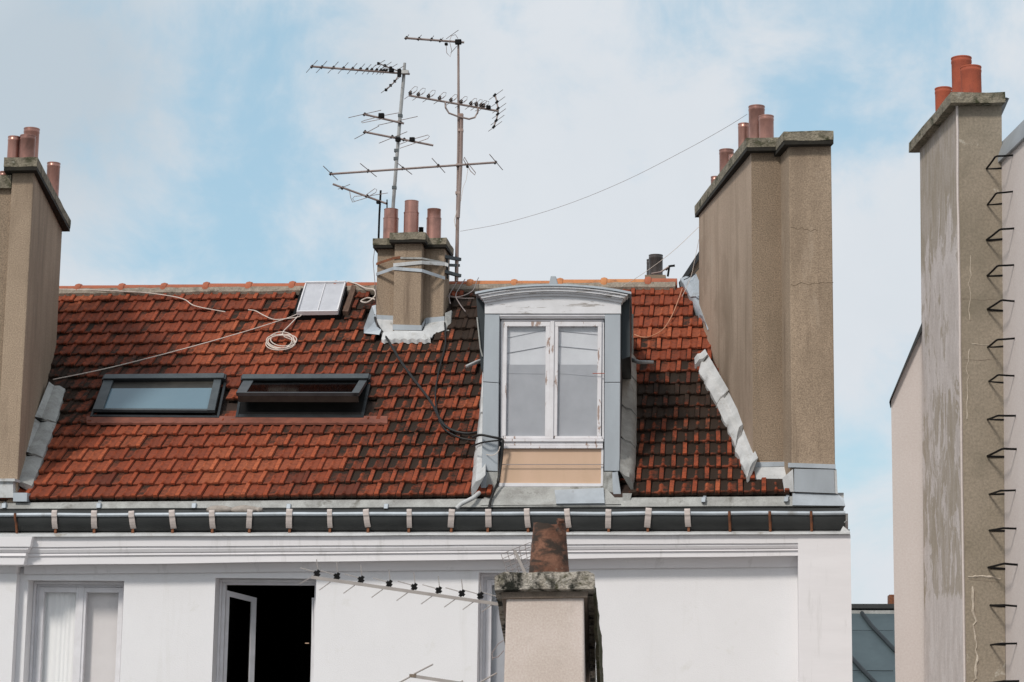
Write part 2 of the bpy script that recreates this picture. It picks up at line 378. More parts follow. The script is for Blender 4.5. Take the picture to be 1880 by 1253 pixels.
for r in range(NR):
    off = (W/2 if r % 2 else 0)+rnd.uniform(-.006, .006)
    top = r == NR-1
    for c in range(ncols):
        X0 = x0+c*W+off; v0 = r*L; pc = R(X0+W/2, v0+L*.45, .02); px, py = proj(pc); Yc = pc.y
        if X0 < wallx(LFR, Yc)-.35: continue
        lim = at(1437, 905, 20.1).x+.12 if r < 1 else wallx(AFL, Yc)+.12
        if X0+W > lim+.03: continue
        if 893 < px < 1136 and py > 545: continue
        if 702 < px < 798 and py < 621: continue
        if 680 < px < 826 and py < 603: continue
        if any(inpoly(px, py, grow(s, 1)) for s in SK[:2]) or inpoly(px, py, grow(SK[2], 4)): continue
        a, b = soot_shade(px, py)
        col = c if r % 2 == 0 else c+.5
        a += .26*noise.noise(V((col*1.9, r*.16, 3)))+.16*noise.noise(V((col*.3, r*.35, 9)))+rnd.uniform(-.16, .16)+(.34*noise.noise(V((col*.7, r*.6, 20))) if px > 1150 and py > 660 else 0)
        tint = max(0, min(1, .54+.42*noise.noise(V((X0*.8, v0*1.1, 5)))+rnd.gauss(0, .10)))
        tint += .28*math.exp(-((px-430)/200)**2-((py-850)/55)**2)-.22*math.exp(-((px-200)/150)**2-((py-690)/60)**2)
        if px > 1150 and py < 640: tint += .10
        if rnd.random() < .05: tint -= .35
        tint = max(0, min(1, tint))
        dh = rnd.uniform(-.003, .004); dv = rnd.uniform(-.006, .006)-(.014 if rnd.random() < .04 else 0); sk = rnd.uniform(-.011, .011)
        vs = []; cs = []
        for ti, t in enumerate(tv):
            for s in sv:
                tt = max(t, 0); h, rib = relief(s, tt)
                edge = 0 if ti > 2 else (-.016*rib-.015*math.exp(-((s-.40)/.085)**2)+.004*math.exp(-((s-.62)/.1)**2)-.004*(1-sstep(.02, .09, s)))
                hh = .033*(1-tt*.86)+h+dh
                if ti == 0: hh = -.012+h*.6
                if ti == 2: hh += .001
                if ti == 1: hh -= .006
                vv = v0+tt*L+edge+dv+sk*(s-.5)
                if top: vv = min(vv, RIDV)
                p = R(X0+s*W*.992+sk*tt*.5, max(vv, -.02), hh); vs.append(p)
                hi = max(rib, math.exp(-((s-.40)/.085)**4)*(1 if tt < .30 else .95 if abs(tt-.58) < .14 else .55 if tt < .75 else .1), (1-sstep(.02, .10, tt))*.65)
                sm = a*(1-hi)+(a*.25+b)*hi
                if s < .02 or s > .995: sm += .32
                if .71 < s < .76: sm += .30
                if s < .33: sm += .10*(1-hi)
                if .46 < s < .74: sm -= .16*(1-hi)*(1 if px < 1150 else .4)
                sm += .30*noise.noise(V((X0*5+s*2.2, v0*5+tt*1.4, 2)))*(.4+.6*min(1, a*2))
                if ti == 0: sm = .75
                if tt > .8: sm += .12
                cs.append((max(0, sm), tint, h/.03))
        n = nx; o = len(T.v); T.v += [tuple(p) for p in vs]; T.c += cs
        for i in range(len(tv)-1):
            for j in range(n-1): T.f.append((o+i*n+j, o+i*n+j+1, o+(i+1)*n+j+1, o+(i+1)*n+j))
        for i in range(len(tv)-1):      # short side walls so that joints read as gaps
            for j, d in ((0, 1), (n-1, -1)):
                a0, a1 = o+i*n+j, o+(i+1)*n+j
                p0 = V(T.v[a0])-V((0, -.4, .8))*.02; p1 = V(T.v[a1])-V((0, -.4, .8))*.02
                k = len(T.v); T.v += [tuple(p0), tuple(p1)]; T.c += [(1, tint, 0)]*2; T.f.append((a0, a1, k+1, k))
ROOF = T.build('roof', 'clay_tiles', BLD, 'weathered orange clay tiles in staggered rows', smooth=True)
m.build('roof_deck', 'under_roof', ROOF)

# --- ridge: half-round tiles with collars, mortar below
rg = MB(); xs = [(70, .3), (148, .35), (227, .4), (304, .35), (381, .45), (459, .4), (538, .3), (617, .4), (700, .4), (783, .35), (863, .75), (944, .85), (1028, .9), (1109, .95), (1190, .35), (1246, .3)]
RX = lambda px: uv(px, 532)[0]
for i in range(len(xs)-1):
    X0, X1 = RX(xs[i][0]), RX(xs[i+1][0]); rr = .088+random.uniform(-.004, .004)
    def arc(X, r, dz=0):
        c = R(X, NR*L, 0)+V((0, .0, -.005+dz)); return [c+V((0, -cos(a)*r, sin(a)*r)) for a in [pi*k/10-.15+.3*k/10*1 for k in range(11)]]
    k0 = len(rg.v); dz = random.uniform(-.004, .004)
    rg.loft([arc(X0, rr, dz), arc(X1-.02, rr-.006, dz)], close=False)
    rg.loft([arc(X0-.045, rr-.01, dz), arc(X0-.035, rr+.012, dz), arc(X0, rr+.021, dz), arc(X0+.03, rr+.012, dz), arc(X0+.04, rr-.005, dz)], close=False)
    rg.c += [(0, xs[i][1]+random.uniform(-.1, .1), 0)]*(len(rg.v)-k0)
rg.build('ridge', 'ridge_clay', ROOF, smooth=True)
mo = MB(); pts = [RX(70)+(RX(1240)-RX(70))*i/160 for i in range(161)]
ring = []
for X in pts:
    j = noise.noise(V((X*3, 0, 0)))*.018; k = noise.noise(V((X*9, 4, 0)))*.01
    ring.append([R(X, NR*L-.005, .04), R(X, NR*L-.05, .075+k), R(X, NR*L-.125+j, .055+k), R(X, NR*L-.135+j, .0)])
mo.loft(ring, close=False); mo.build('ridge_mortar', 'mortar', ROOF, smooth=False)

# ------------------------------------------------------------------ pots
def pot(px, ytop, ybot, w, Y, mat, parent, prof=None, name='chimney_pot', ring=None):
    b = at(px, ybot, Y); t = at(px, ytop, Y); r = w/2/FP*b.y*1.0; h = t.z-b.z
    q = MB(); b = V((b.x, b.y, b.z))
    pr = [(r, -.06)]
    if ring:      # lower sleeve wider, upper pipe narrower
        pr += [(r*1.0, h*ring), (r*1.03, h*ring), (r*1.03, h*ring+.012), (r*.93, h*ring+.014), (r*.93, h-.01), (r*.95, h-.008), (r*.95, h)]
        ri = r*.86
    else:
        pr += [(r, h-.05), (r*1.035, h-.045), (r*1.035, h-.03), (r, h-.027), (r, h-.012), (r*1.04, h-.01), (r*1.04, h)]; ri = r*.9
    pr += [(ri, h), (ri, h-.15), (0.001, h-.15)]
    q.lathe(b, pr, 28); return q.build(name, mat, parent)

# ------------------------------------------------------------------ left party-wall stack
zl = at(64, 303, 20.0).z
LW = MB()
def prism(mb, base, z0, z1):            # base: list of (x,y)
    a = [V((p[0], p[1], z0)) for p in base]; mb.hexa(a, [V((p.x, p.y, z1)) for p in a])
DL = 2.65
xl1 = at(18, 400, 20.0).x
fr = LFR; bk = fr+wdir*DL; fl = V((xl1, 20.0, 0)); bl = fl+wdir*DL
# leaning a hair, as in the photograph
prism(LW, [(fl.x, fl.y), (fr.x, fr.y), (bk.x, bk.y), (bl.x, bl.y)], ZB(fr.x)-.15, zl)
LST = LW.build('chimney', 'stucco_tan', BLD, 'tan rendered chimney at the left edge of the picture', bevel=.012)
lm = MB(); zlow = at(8, 345, 20.12).z
prism(lm, [(fl.x-1.6, 20.06), (fl.x-.003, 20.06), (bl.x-.003, bl.y), (bl.x-1.6, bl.y)], ZB(fr.x)-.15, zlow)
lm.build('lower_stack', 'stucco_front', LST)
cp = MB(); o = .07; of = .12
zc0 = at(70, 305, 20-of).z; zc1 = at(70, 289, 20-of).z
prism(cp, [(fl.x-.05, 20-of), (fr.x+o, 20-of), (bk.x+o, bk.y+o), (bl.x-.05, bl.y+o)], zc0-.005, zc1)
sf = MB(); prism(sf, [(fl.x-.047, 20-of+.003), (fr.x+o-.003, 20-of+.003), (bk.x+o-.003, bk.y+o), (bl.x-.047, bl.y+o)], zc0-.042, zc0-.0055); sf.build('cap_shade_soffit', 'soot_shade', LST)  # dark slab added to paint in the shade under the cap overhang
c_ = cp.build('cap', 'cap_concrete', LST)
cp = MB(); prism(cp, [(fl.x-1.65, 20.0), (fl.x-.006, 20.0), (bl.x-.006, bl.y+o), (bl.x-1.7, bl.y+o)], at(8, 345, 20).z, at(8, 322, 20).z)
cp.build('cap', 'cap_concrete', LST)
pot(24.5, 252, 288, 24, 20.15, 'pot_metal', LST); pot(49.5, 250, 288, 30, 20.13, 'pot_metal', LST)
pot(55.5, 237, 292, 30, 20.6, 'pot_metal', LST); pot(95, 300, 372, 25, 22.1, 'pot_metal', LST); pot(6, 316, 335, 16, 20.3, 'pot_metal', LST)
# zinc foot
z = MB(); z.rect(-310, 884, 24, 914, 19.93, .2); z.rect(-310, 879, 27, 884, 19.9, .25); z.build('foot_flashing', 'lead_white', LST)

# ------------------------------------------------------------------ right party-wall stack (two bays)
DR = 2.74
BFL = V((at(1451, 560, YBB).x, YBB, 0)); BFR = V((at(1530, 560, YBB).x, YBB, 0))
zA = at(1400, 268, YA).z; zBt = at(1490, 256, YBB).z
s1 = MB(); bA = AFL+wdir*DR; ar = V((BFL.x+.05, YA, 0)); bR = ar+wdir*DR
prism(s1, [(AFL.x, AFL.y), (ar.x, ar.y), (bR.x, bR.y), (bA.x, bA.y)], ZB(1.5)-.2, zA)
RST = s1.build('chimney', 'stucco_side', BLD, 'large tan two-bay chimney on the right end of the tiled roof')
# darker rough coat on the narrow front bay, 4 mm proud
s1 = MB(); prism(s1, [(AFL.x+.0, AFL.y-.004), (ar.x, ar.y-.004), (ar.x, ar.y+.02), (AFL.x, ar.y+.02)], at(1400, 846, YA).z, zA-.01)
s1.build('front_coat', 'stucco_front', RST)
s2 = MB(); e = wdir*(DR+.3)
prism(s2, [(BFL.x, BFL.y), (BFR.x, BFR.y), (BFR.x+e.x, BFR.y+e.y), (BFL.x+e.x, BFL.y+e.y)], ZB(1.5)-.2, zBt)
s2.build('wide_bay', 'stucco_tan', RST, bevel=.012)
cp = MB(); o = .10; ox = .05; zz_ = at(1400, 270, YA-o).z
prism(cp, [(AFL.x-ox, YA-o), (ar.x-.05, YA-o), (bR.x, bR.y+o), (bA.x-ox, bA.y+o)], zz_, at(1400, 253, YA-o).z)
sf = MB(); prism(sf, [(AFL.x-ox+.003, YA-o+.003), (ar.x-.05, YA-o+.003), (bR.x, bR.y+o), (bA.x-ox+.003, bA.y+o)], zz_-.038, zz_-.0005); sf.build('cap_shade_soffit', 'soot_shade', RST)  # underside shade of this cap, painted as a dark slab
cp.build('cap', 'cap_concrete', RST)
cp = MB(); zc = at(1480, 258, YBB-o).z
prism(cp, [(BFL.x-o*.5, YBB-o), (BFR.x+.02, YBB-o), (BFR.x+.02+e.x, YBB+e.y+o), (BFL.x-o*.5+e.x, YBB+e.y+o)], zc, at(1480, 241, YBB-o).z)
cp.build('cap', 'cap_concrete', RST)
sf = MB(); prism(sf, [(BFL.x-o*.5+.003, YBB-o+.003), (BFR.x+.017, YBB-o+.003), (BFR.x+.017+e.x, YBB+e.y+o), (BFL.x-o*.5+e.x, YBB+e.y+o)], zc-.038, zc-.0005); sf.build('cap_shade_soffit', 'soot_shade', RST)
for a in [(1389.5, 196, 256, 30, 20.75), (1407, 214, 256, 28, 20.55), (1366, 228, 268, 22, 21.0), (1334, 276, 325, 27, 21.9), (1346, 285, 312, 16, 21.6), (1313, 325, 350, 16, 22.6)]:
    pot(*a, 'pot_metal', RST)
# horizontal settlement cracks in the render of the wide bay
for (xa, ya, xb, yb, sd) in [(1452, 522, 1530, 519, 1), (1452, 418, 1500, 424, 2)]:
    ck = MB(); P = []
    for i in range(17):
        t = i/16; P.append(at(xa+(xb-xa)*t, ya+(yb-ya)*t+noise.noise(V((t*6, sd, 0)))*6, YBB-.001))
    ck.tube(P, .0028, 4); ck.build('crack', 'stucco_front', RST)
# zinc footings
f = MB()
f.slab([(1381, 849), (1444, 848), (1444, 856), (1381, 858)], YA-.06, .1)
f.build('flashing_hem', 'zinc', RST)
f = MB(); a = at(1380, 857, YA-.05); b = at(1445, 856, YA-.05); c = at(1443, 872, YA-.12); d = at(1371, 874, YA-.12); e1 = at(1441, 886, YA-.14); g1 = at(1371, 887, YA-.14)
f.add([a, b, c, d, e1, g1, a+V((0, .3, 0)), b+V((0, .3, 0)), e1+V((0, .3, 0)), g1+V((0, .3, 0))], [(0, 1, 2, 3), (3, 2, 4, 5), (0, 3, 5, 9, 6), (1, 2, 4, 8, 7), (5, 4, 8, 9), (0, 1, 7, 6)])
f.build('flashing', 'lead_white', RST, smooth=False)
f = MB(); f.slab([(1447, 850), (1534, 853), (1534, 861), (1447, 858)], YBB-.06, .1); f.build('flashing_hem', 'zinc', RST)
f = MB(); f.slab([(1458, 861), (1531, 862), (1533, 906), (1458, 903)], YBB-.05, .12); f.build('flashing', 'zinc_blue', RST)
f = MB(); f.slab([(1437, 878), (1456, 861), (1457.5, 903), (1440, 903)], YBB-.04, .3); f.build('flashing', 'lead_white', RST)
f = MB(); f.slab([(1531.5, 862), (1536, 862), (1538, 907), (1533.5, 906)], YBB-.045, .3); f.build('flashing', 'lead_white', RST)

# low party wall beyond the ridge with a dark coping
f = MB(); f.slab([(1252, 520), (1288, 462), (1300, 470), (1300, 600), (1262, 560)], 23.75, .35); BW = f.build('rear_wall', 'stucco_side', BLD)
f = MB(); f.slab([(1246, 519), (1289, 453), (1291, 464), (1254, 521)], 23.70, .45); f.build('coping', 'dark_metal', BW)

# --- flashing strips lying on the roof along walls
def strip(name, inner, outer, hi, ho, mat, parent, jag=.02, lab=None, seed=0, rise=0):
    """inner/outer: pixel polylines with equally many stations; lapped sheets"""
    n = len(inner)
    for k in range(n-1):
        mb = MB(); A = []; st = 10
        rg_ = []
        for i in range(st+1):
            t = i/st; xi = inner[k][0]+(inner[k+1][0]-inner[k][0])*t; yi = inner[k][1]+(inner[k+1][1]-inner[k][1])*t
            xo = outer[k][0]+(outer[k+1][0]-outer[k][0])*t; yo = outer[k][1]+(outer[k+1][1]-outer[k][1])*t
            lap = .022*(1-t)
            Xi, vi = uv(xi, yi); Xo, vo = uv(xo, yo)
            sg = 1 if Xo > Xi else -1
            j = jag*noise.noise(V(((t+k)*5+seed, 1, 0)))+jag*.6*noise.noise(V(((t+k)*17+seed, 8, 0)))
            wv = .002*noise.noise(V(((t+k)*4, seed, 3)))
            rg_.append([R(Xi-sg*.05, vi, hi+lap+.05), R(Xi, vi, hi+lap+wv), R(Xi+(Xo-Xi)*.5, vi+(vo-vi)*.5, (hi*.6+ho*.4)+.018+lap+wv*2), R(Xo+j, vo, ho+lap*.7), R(Xo+j, vo, -.03)])
        mb.loft(rg_, close=False)
        mb.add([p for p in rg_[0]], [(0, 1, 2, 3, 4)]); mb.add([p for p in rg_[-1]], [(0, 1, 2, 3, 4)])
        o = mb.build(name, mat, parent, lab, smooth=True)
strip('valley_flashing', [(28, 905), (52, 852), (77, 790), (102, 722)], [(60, 903), (80, 850), (104, 785), (121, 722)], .09, .05, 'zinc_old', ROOF, .015, seed=3)
f = MB(); f.slab([(24, 905), (50, 905), (49, 921), (24, 921)], 19.93, .25); f.build('valley_end', 'zinc', ROOF)
strip('valley_flashing', [(1382, 868), (1357, 803), (1329, 742), (1291, 672)], [(1372, 888), (1350, 832), (1316, 752), (1283, 690)], .09, .055, 'lead_white', ROOF, .022, seed=5)
strip('valley_flashing', [(1299, 625), (1287, 568), (1270, 524)], [(1291, 600), (1268, 556), (1249, 520)], .10, .06, 'zinc', ROOF, .02, seed=8)
strip('valley_end', [(1291, 677), (1286, 664)], [(1277, 682), (1275, 668)], .10, .07, 'lead_white', ROOF, .01, seed=9)

# ------------------------------------------------------------------ central chimney
YC = RP(750, 612).y-.02; YW_ = YC+.20
zm0 = at(750, 443, YC).z; zw0 = at(705, 453, YW_).z; zbot = at(750, 660, YC).z-.3
cm = MB()
xa, xb = at(691.5, 520, YW_).x, at(815.5, 520, YW_).x; xc, xd = at(723, 520, YC).x, at(773.5, 520, YC).x
prism(cm, [(xa, YW_), (xb, YW_), (xb, YW_+.42), (xa, YW_+.42)], zbot, zw0)
CST = cm.build('chimney', 'stucco_tan', BLD, 'short tan chimney strapped with metal bands near the middle of the roof ridge', bevel=.01)
cm = MB(); prism(cm, [(xc, YC), (xd, YC), (xd, YW_-.002), (xc, YW_-.002)], zbot, zm0); prism(cm, [(xc, YW_+.422), (xd, YW_+.422), (xd, YW_+.6), (xc, YW_+.6)], zbot, zm0)
cm.build('middle_bay', 'stucco_tan', CST, bevel=.008)
cp = MB(); o = .09
prism(cp, [(xa-.04, YW_-o), (xb+.03, YW_-o), (xb+.03, YW_+.42+o), (xa-.04, YW_+.42+o)], zw0, at(705, 438, YW_-o).z)
sf = MB(); prism(sf, [(xa-.037, YW_-o+.003), (xb+.027, YW_-o+.003), (xb+.027, YW_+.42+o), (xa-.037, YW_+.42+o)], zw0-.032, zw0-.0005); sf.build('cap_shade_soffit', 'soot_shade', CST)  # dark slab, carries the painted shade below the wing cap
cp.build('cap', 'cap_concrete', CST)
cp = MB(); prism(cp, [(xc-.05, YC-o), (xd+.05, YC-o), (xd+.05, YW_+.66), (xc-.05, YW_+.66)], zm0+.0, at(750, 427, YC-o).z)
sf = MB(); prism(sf, [(xc-.047, YC-o+.003), (xd+.047, YC-o+.003), (xd+.047, YW_-.093), (xc-.047, YW_-.093)], zm0-.032, zm0-.0005); sf.build('cap_shade_soffit', 'soot_shade', CST)
cp.build('cap', 'cap_concrete', CST)
pot(717, 385, 438, 29, YW_+.16, 'pot_metal', CST, ring=.66); pot(754.5, 370, 430, 28.5, YW_+.1, 'pot_metal', CST, ring=.62)
pot(796, 385, 438, 28, YW_+.16, 'pot_metal', CST, ring=.66)
pot(773, 418, 430, 9, YW_+.3, 'black', CST, name='vent_pipe')
# dirty collar at the foot, zinc hems and lead aprons
f = MB(); f.slab([(685, 578), (721.8, 580), (721.8, 588), (685, 586)], YW_-.02, .05); f.build('flashing_hem', 'zinc_blue', CST)
f = MB(); f.slab([(721, 596), (774, 597.5), (774, 607), (721, 606)], YC-.02, .05)
f.hexa([at(774.1, 597.5, YC-.02), at(774.1, 607, YC-.02), at(774.1, 607, YC+.03), at(774.1, 597.5, YC+.03)], [at(781, 584, YW_-.02), at(781, 593, YW_-.02), at(781, 593, YW_+.01), at(781, 584, YW_+.01)])
f.build('flashing_hem', 'zinc_blue', CST)
f = MB(); f.slab([(781.5, 584), (816, 581), (816, 589), (781.5, 594)], YW_-.02, .05); f.build('flashing_hem', 'zinc_blue', CST)
def apron(px, Ys, par, mat='lead_white', th=.05):
    mb = MB(); a = [at(x, y, Y_) for (x, y), Y_ in zip(px, Ys)]; mb.hexa(a, [p+V((0, th, -.0)) for p in a]); return mb.build('apron', mat, par)
apron([(724, 607), (773, 608), (774, 617), (724, 616)], [YC-.025]*2+[YC-.04]*2, CST)
def rapron(px, hs, par, mat='lead_white', wav=0):
    mb = MB(); P = [RP(x, y, h) for (x, y), h in zip(px, hs)]
    mb.hexa(P, [p-V((0, -.03, .07)) for p in P]); return mb.build('apron', mat, par)
mb = MB(); rg_ = []
for i in range(49):
    t = i/48; xt = lerp_(722, 776, t); xb_ = lerp_(701, 791, t)
    rg_.append([at(xt, 608, YC-.03), at(lerp_(xt, xb_, .15), 616, YC-.05), RP(lerp_(xt, xb_, .85), 623, .085), RP(xb_, 631.5+1.3*sin(t*2*pi*6), .058), RP(xb_, 633.5+1.3*sin(t*2*pi*6), .02)])
mb.loft(rg_, close=False); mb.build('apron', 'lead_white', CST, smooth=True)
apron([(688, 586), (722, 588), (723, 612), (705, 618), (697, 610)], [YW_-.03, YW_-.03, YC-.03, YC-.09, YC-.05], CST)
apron([(775, 610), (782, 594), (816, 589), (817, 606), (796, 614), (792, 621), (779, 617)], [YC-.03, YW_-.03, YW_-.03, YC+.03, YC-.02, YC-.1, YC-.08], CST)
apron([(683, 562), (690, 560), (691, 588), (700, 606), (696, 615), (668, 612), (668, 602)], [YW_+.1, YW_+.1, YW_-.03, YC-.07, YC-.10, YC-.10, YC-.04], CST, 'zinc', .06)
apron([(817, 575), (829, 570), (829, 600), (826, 616), (817, 614)], [YW_-.0, YW_+.1, YW_-.05, YC-.0, YC-.0], CST, 'zinc_old', .06)

# ------------------------------------------------------------------ rear chimney with two pots behind the ridge
f = MB(); f.rect(1184, 505, 1222, 560, 24.6, .5); RC = f.build('chimney', 'stucco_tan', BLD, 'low chimney hidden behind the ridge, only its two dark metal pots showing')
pot(1204, 469, 512, 26, 24.8, 'pot_grey', RC); pot(1193, 477, 512, 12, 25.0, 'pot_grey', RC)

for o in [o for o in bpy.data.objects if o.name.startswith('cap') and 'soffit' not in o.name]:
    rough(o, .0065, 7, 2, 11)
# ------------------------------------------------------------------ skylights
def QP(quad):
    c = [uv(*p) for p in quad]
    def f(a, b, h):                     # a: left->right, b: top->bottom
        X = (c[0][0]*(1-a)+c[1][0]*a)*(1-b)+(c[3][0]*(1-a)+c[2][0]*a)*b; v = (c[0][1]*(1-a)+c[1][1]*a)*(1-b)+(c[3][1]*(1-a)+c[2][1]*a)*b
        return R(X, v, h)
    return f
def qbox(mb, q, a0, b0, a1, b1, h0, h1, h0b=None, h1b=None):
    h0b = h0 if h0b is None else h0b; h1b = h1 if h1b is None else h1b
    mb.hexa([q(a0, b0, h0), q(a1, b0, h0), q(a1, b1, h0b), q(a0, b1, h0b)], [q(a0, b0, h1), q(a1, b0, h1), q(a1, b1, h1b), q(a0, b1, h1b)])
# closed one
q = QP([(192, 704), (418, 702), (403, 775), (166, 773)])
m = MB(); qbox(m, q, 0, 0, 1, .12, 0, .10); qbox(m, q, 0, .12, .02, 1, 0, .055); qbox(m, q, .98, .12, 1, 1, 0, .055); qbox(m, q, .02, .95, .98, 1, 0, .055)
S1 = m.build('skylight', 'dark_metal', BLD, 'closed roof window with a pale blue pane, left of the pair', bevel=.004)
m = MB(); qbox(m, q, .015, .125, .095, .90, .056, .095); qbox(m, q, .905, .125, .965, .90, .056, .095); qbox(m, q, .015, .005, .985, .12, .101, .115); qbox(m, q, .05, .86, .93, .90, .056, .090)
m.build('sash', 'frame_grey', S1, bevel=.003)
m = MB(); qbox(m, q, .094, .12, .906, .86, .066, .070); m.v = []; m.f = []; qbox(m, q, .094, .29, .906, .86, .062, .068); m.build('pane', 'blue_pane', S1)
m = MB(); qbox(m, q, .094, .12, .906, .289, .062, .066); m.build('pane_shade_strip', 'bronze', S1)  # dark strip paints in the head frame's shade on the recessed pane
# open one: sash pivots out at the bottom
q = QP([(445, 704), (683, 703), (668, 775), (433, 774)])
m = MB(); qbox(m, q, 0, 0, 1, .12, 0, .10); qbox(m, q, 0, .12, .022, 1, 0, .055); qbox(m, q, .975, .12, 1, 1, 0, .055); qbox(m, q, .022, .93, .975, 1, 0, .055)
S2 = m.build('skylight', 'dark_metal', BLD, 'roof window tilted open with a dark gap under its sash, right of the pair', bevel=.004)
m = MB(); qbox(m, q, .01, .005, .985, .12, .101, .115)
m.build('head_cover', 'frame_grey', S2, bevel=.003)
def so(b): return .05+.26*b   # sash lift
m = MB()
for a0, a1 in ((.02, .10), (.915, .975)): qbox(m, q, a0, .13, a1, .90, so(.13)-.03, so(.13)+.01, so(.9)-.03, so(.9)+.01)
qbox(m, q, .02, .86, .975, .90, so(.86)-.03, so(.86)+.012, so(.9)-.03, so(.9)+.012)
m.build('sash', 'frame_grey', S2, bevel=.003)
m = MB(); qbox(m, q, .03, .885, .965, .90, so(.9)-.10, so(.9)-.031); m.build('sash_rail', 'bronze', S2)
m = MB(); qbox(m, q, .10, .13, .915, .86, so(.13), so(.13)+.004, so(.86), so(.86)+.004); m.build('pane', 'pane_dark', S2)
m = MB(); qbox(m, q, .022, .1, .975, .93, .0, .05); m.build('interior', 'black', S2)
M['black'].node_tree.nodes['Principled BSDF'].inputs['Specular IOR Level'].default_value = .08
# small white hatch near the ridge
q = QP([(563, 532), (637, 531), (622, 588), (546, 589)])
m = MB(); qbox(m, q, -.10, -.02, 1.04, 1.0, 0, .065); S3 = m.build('skylight', 'black', BLD, 'small milky glazed roof hatch under the ridge, beside the chimney')
m = MB()
for a in ((0, 0, 1, .05), (0, .95, 1, 1), (0, .05, .03, .95), (.965, .05, 1, .95)): qbox(m, q, *a, .066, .11, .066, .12)
qbox(m, q, .485, .05, .505, .95, .09, .105); m.build('frame', 'white_paint', S3, bevel=.003)
m = MB(); qbox(m, q, .03, .05, .965, .95, .08, .092); m.build('pane', 'hatch_glass', S3)
m = MB(); q2 = QP([(648, 531), (657, 531), (640, 583), (630, 582)]); qbox(m, q2, 0, 0, 1, 1, .02, .075)
m.build('side_board', 'wood_brown', S3)
# painted apron under the two roof windows
m = MB(); n = 90; rg_ = []
for i in range(n+1):
    t = i/n; x = 160+(712-160)*t; yw = 786+1.2*abs(sin(x*pi/20))
    rg_.append([RP(x, 771, .045), RP(x, 779, .052), RP(x, yw-2, .052), RP(x, yw-1.5, .03)])
m.loft(rg_, close=False); m.build('window_apron', 'apron_red', ROOF, smooth=True)

# ------------------------------------------------------------------ dormer
YD = 20.12; DD = hdir(1190)
d = MB(); d.slab([(889, 552), (1140.5, 552), (1139, 903), (884, 903)], YD+.10, 2.9, DD)
DOR = d.build('dormer', 'slate_dark', BLD, 'white peeling dormer window with arched pediment and zinc-clad posts')
# arched zinc lid
def arc_px(x0, x1, ye, ym, n=20): return [(x0+(x1-x0)*i/n, ye-(ye-ym)*(1-(2*i/n-1)**2)) for i in range(n+1)]
def band(mb, top, bot, Y, dep):
    a = [at(x, y, Y) for x, y in top]+[at(x, y, Y) for x, y in reversed(bot)]; n = len(a)
    b = [p+DD*dep for p in a]; k = len(mb.v); mb.v += [tuple(p) for p in a+b]; h = n//2
    for i in range(h-1):
        mb.f.append((k+i, k+i+1, k+n-2-i, k+n-1-i)); mb.f.append((k+n+i, k+n+i+1, k+n+n-2-i, k+n+n-1-i))
    for i in range(n): j = (i+1) % n; mb.f.append((k+i, k+j, k+n+j, k+n+i))
d = MB(); band(d, arc_px(872, 1159, 536, 521.5), arc_px(872, 1159, 540, 525), YD-.13, 3.0); d.build('lid', 'zinc', DOR, smooth=True)
d = MB()
band(d, arc_px(878, 1153, 540.5, 526), arc_px(879, 1151, 543, 529), YD-.115, .3)
band(d, arc_px(881, 1149, 543.2, 529), arc_px(884, 1146, 548, 534.5), YD-.095, .3)
band(d, arc_px(885, 1145, 548.2, 534.5), arc_px(887, 1143, 551, 538), YD-.07, .3)
band(d, arc_px(887, 1143, 551.2, 538), arc_px(889, 1141, 556, 543), YD-.045, .3); d.build('cornice', 'peeling_board', DOR)
d = MB(); band(d, arc_px(890, 1140, 556.2, 543), arc_px(890, 1140, 576, 576), YD-.02, .3); d.build('pediment_board', 'peeling_board', DOR)
d = MB(); d.slab([(1008, 522), (1011, 507), (1020, 507), (1024, 522)], YD-.12, .12); d.build('finial', 'zinc_blue', DOR, bevel=.005)
# dark side boards under the lid
d = MB(); d.slab([(874, 541), (889, 545), (889, 690), (883, 676)], YD+.12, 2.2, DD); d.build('cheek', 'slate_dark', DOR)
d = MB(); d.slab([(1140.8, 545), (1156, 541), (1157, 655), (1140.8, 660)], YD+.12, 2.2, DD); d.build('cheek', 'slate_dark', DOR)
d = MB(); d.tube([at(876, 583, YD+.1), at(882, 640, YD+.1), at(886, 655, YD+.1)], .008, 5); d.build('edge_strip', 'zinc_old', DOR)
d = MB(); d.tube([at(1161, 577, YD+.9), at(1161, 650, YD+.9)], .010, 5); d.build('edge_strip', 'zinc_old', DOR)
# posts
for a in ([(890, 576.5), (917, 577.5), (915.5, 703), (887, 701)], [(887, 702), (915.5, 704), (914, 866), (884.5, 864)], [(1110.5, 577), (1139, 576.5), (1138.5, 702), (1110, 702)], [(1110, 703), (1138.5, 703), (1137.5, 865), (1109.5, 865)]):
    d = MB(); d.slab(a, YD-.01, .14); d.build('post', 'zinc_blue', DOR, bevel=.004)
for a in ([(893, 866.5), (914, 867), (912, 905), (893, 926), (890, 910)], [(1108, 866.5), (1125, 866.5), (1126, 905), (1106, 900)]):
    d = MB(); d.slab(a, YD-.005, .12); d.build('post_foot', 'zinc_old', DOR)
for a in ([(884, 868), (893, 866), (892, 925), (878, 928), (882, 905)], [(1124, 868), (1134, 866), (1142, 922), (1129, 924), (1125, 900)]):
    d = MB(); d.slab(a, YD-.03, .1); d.build('post_foot', 'zinc', DOR)
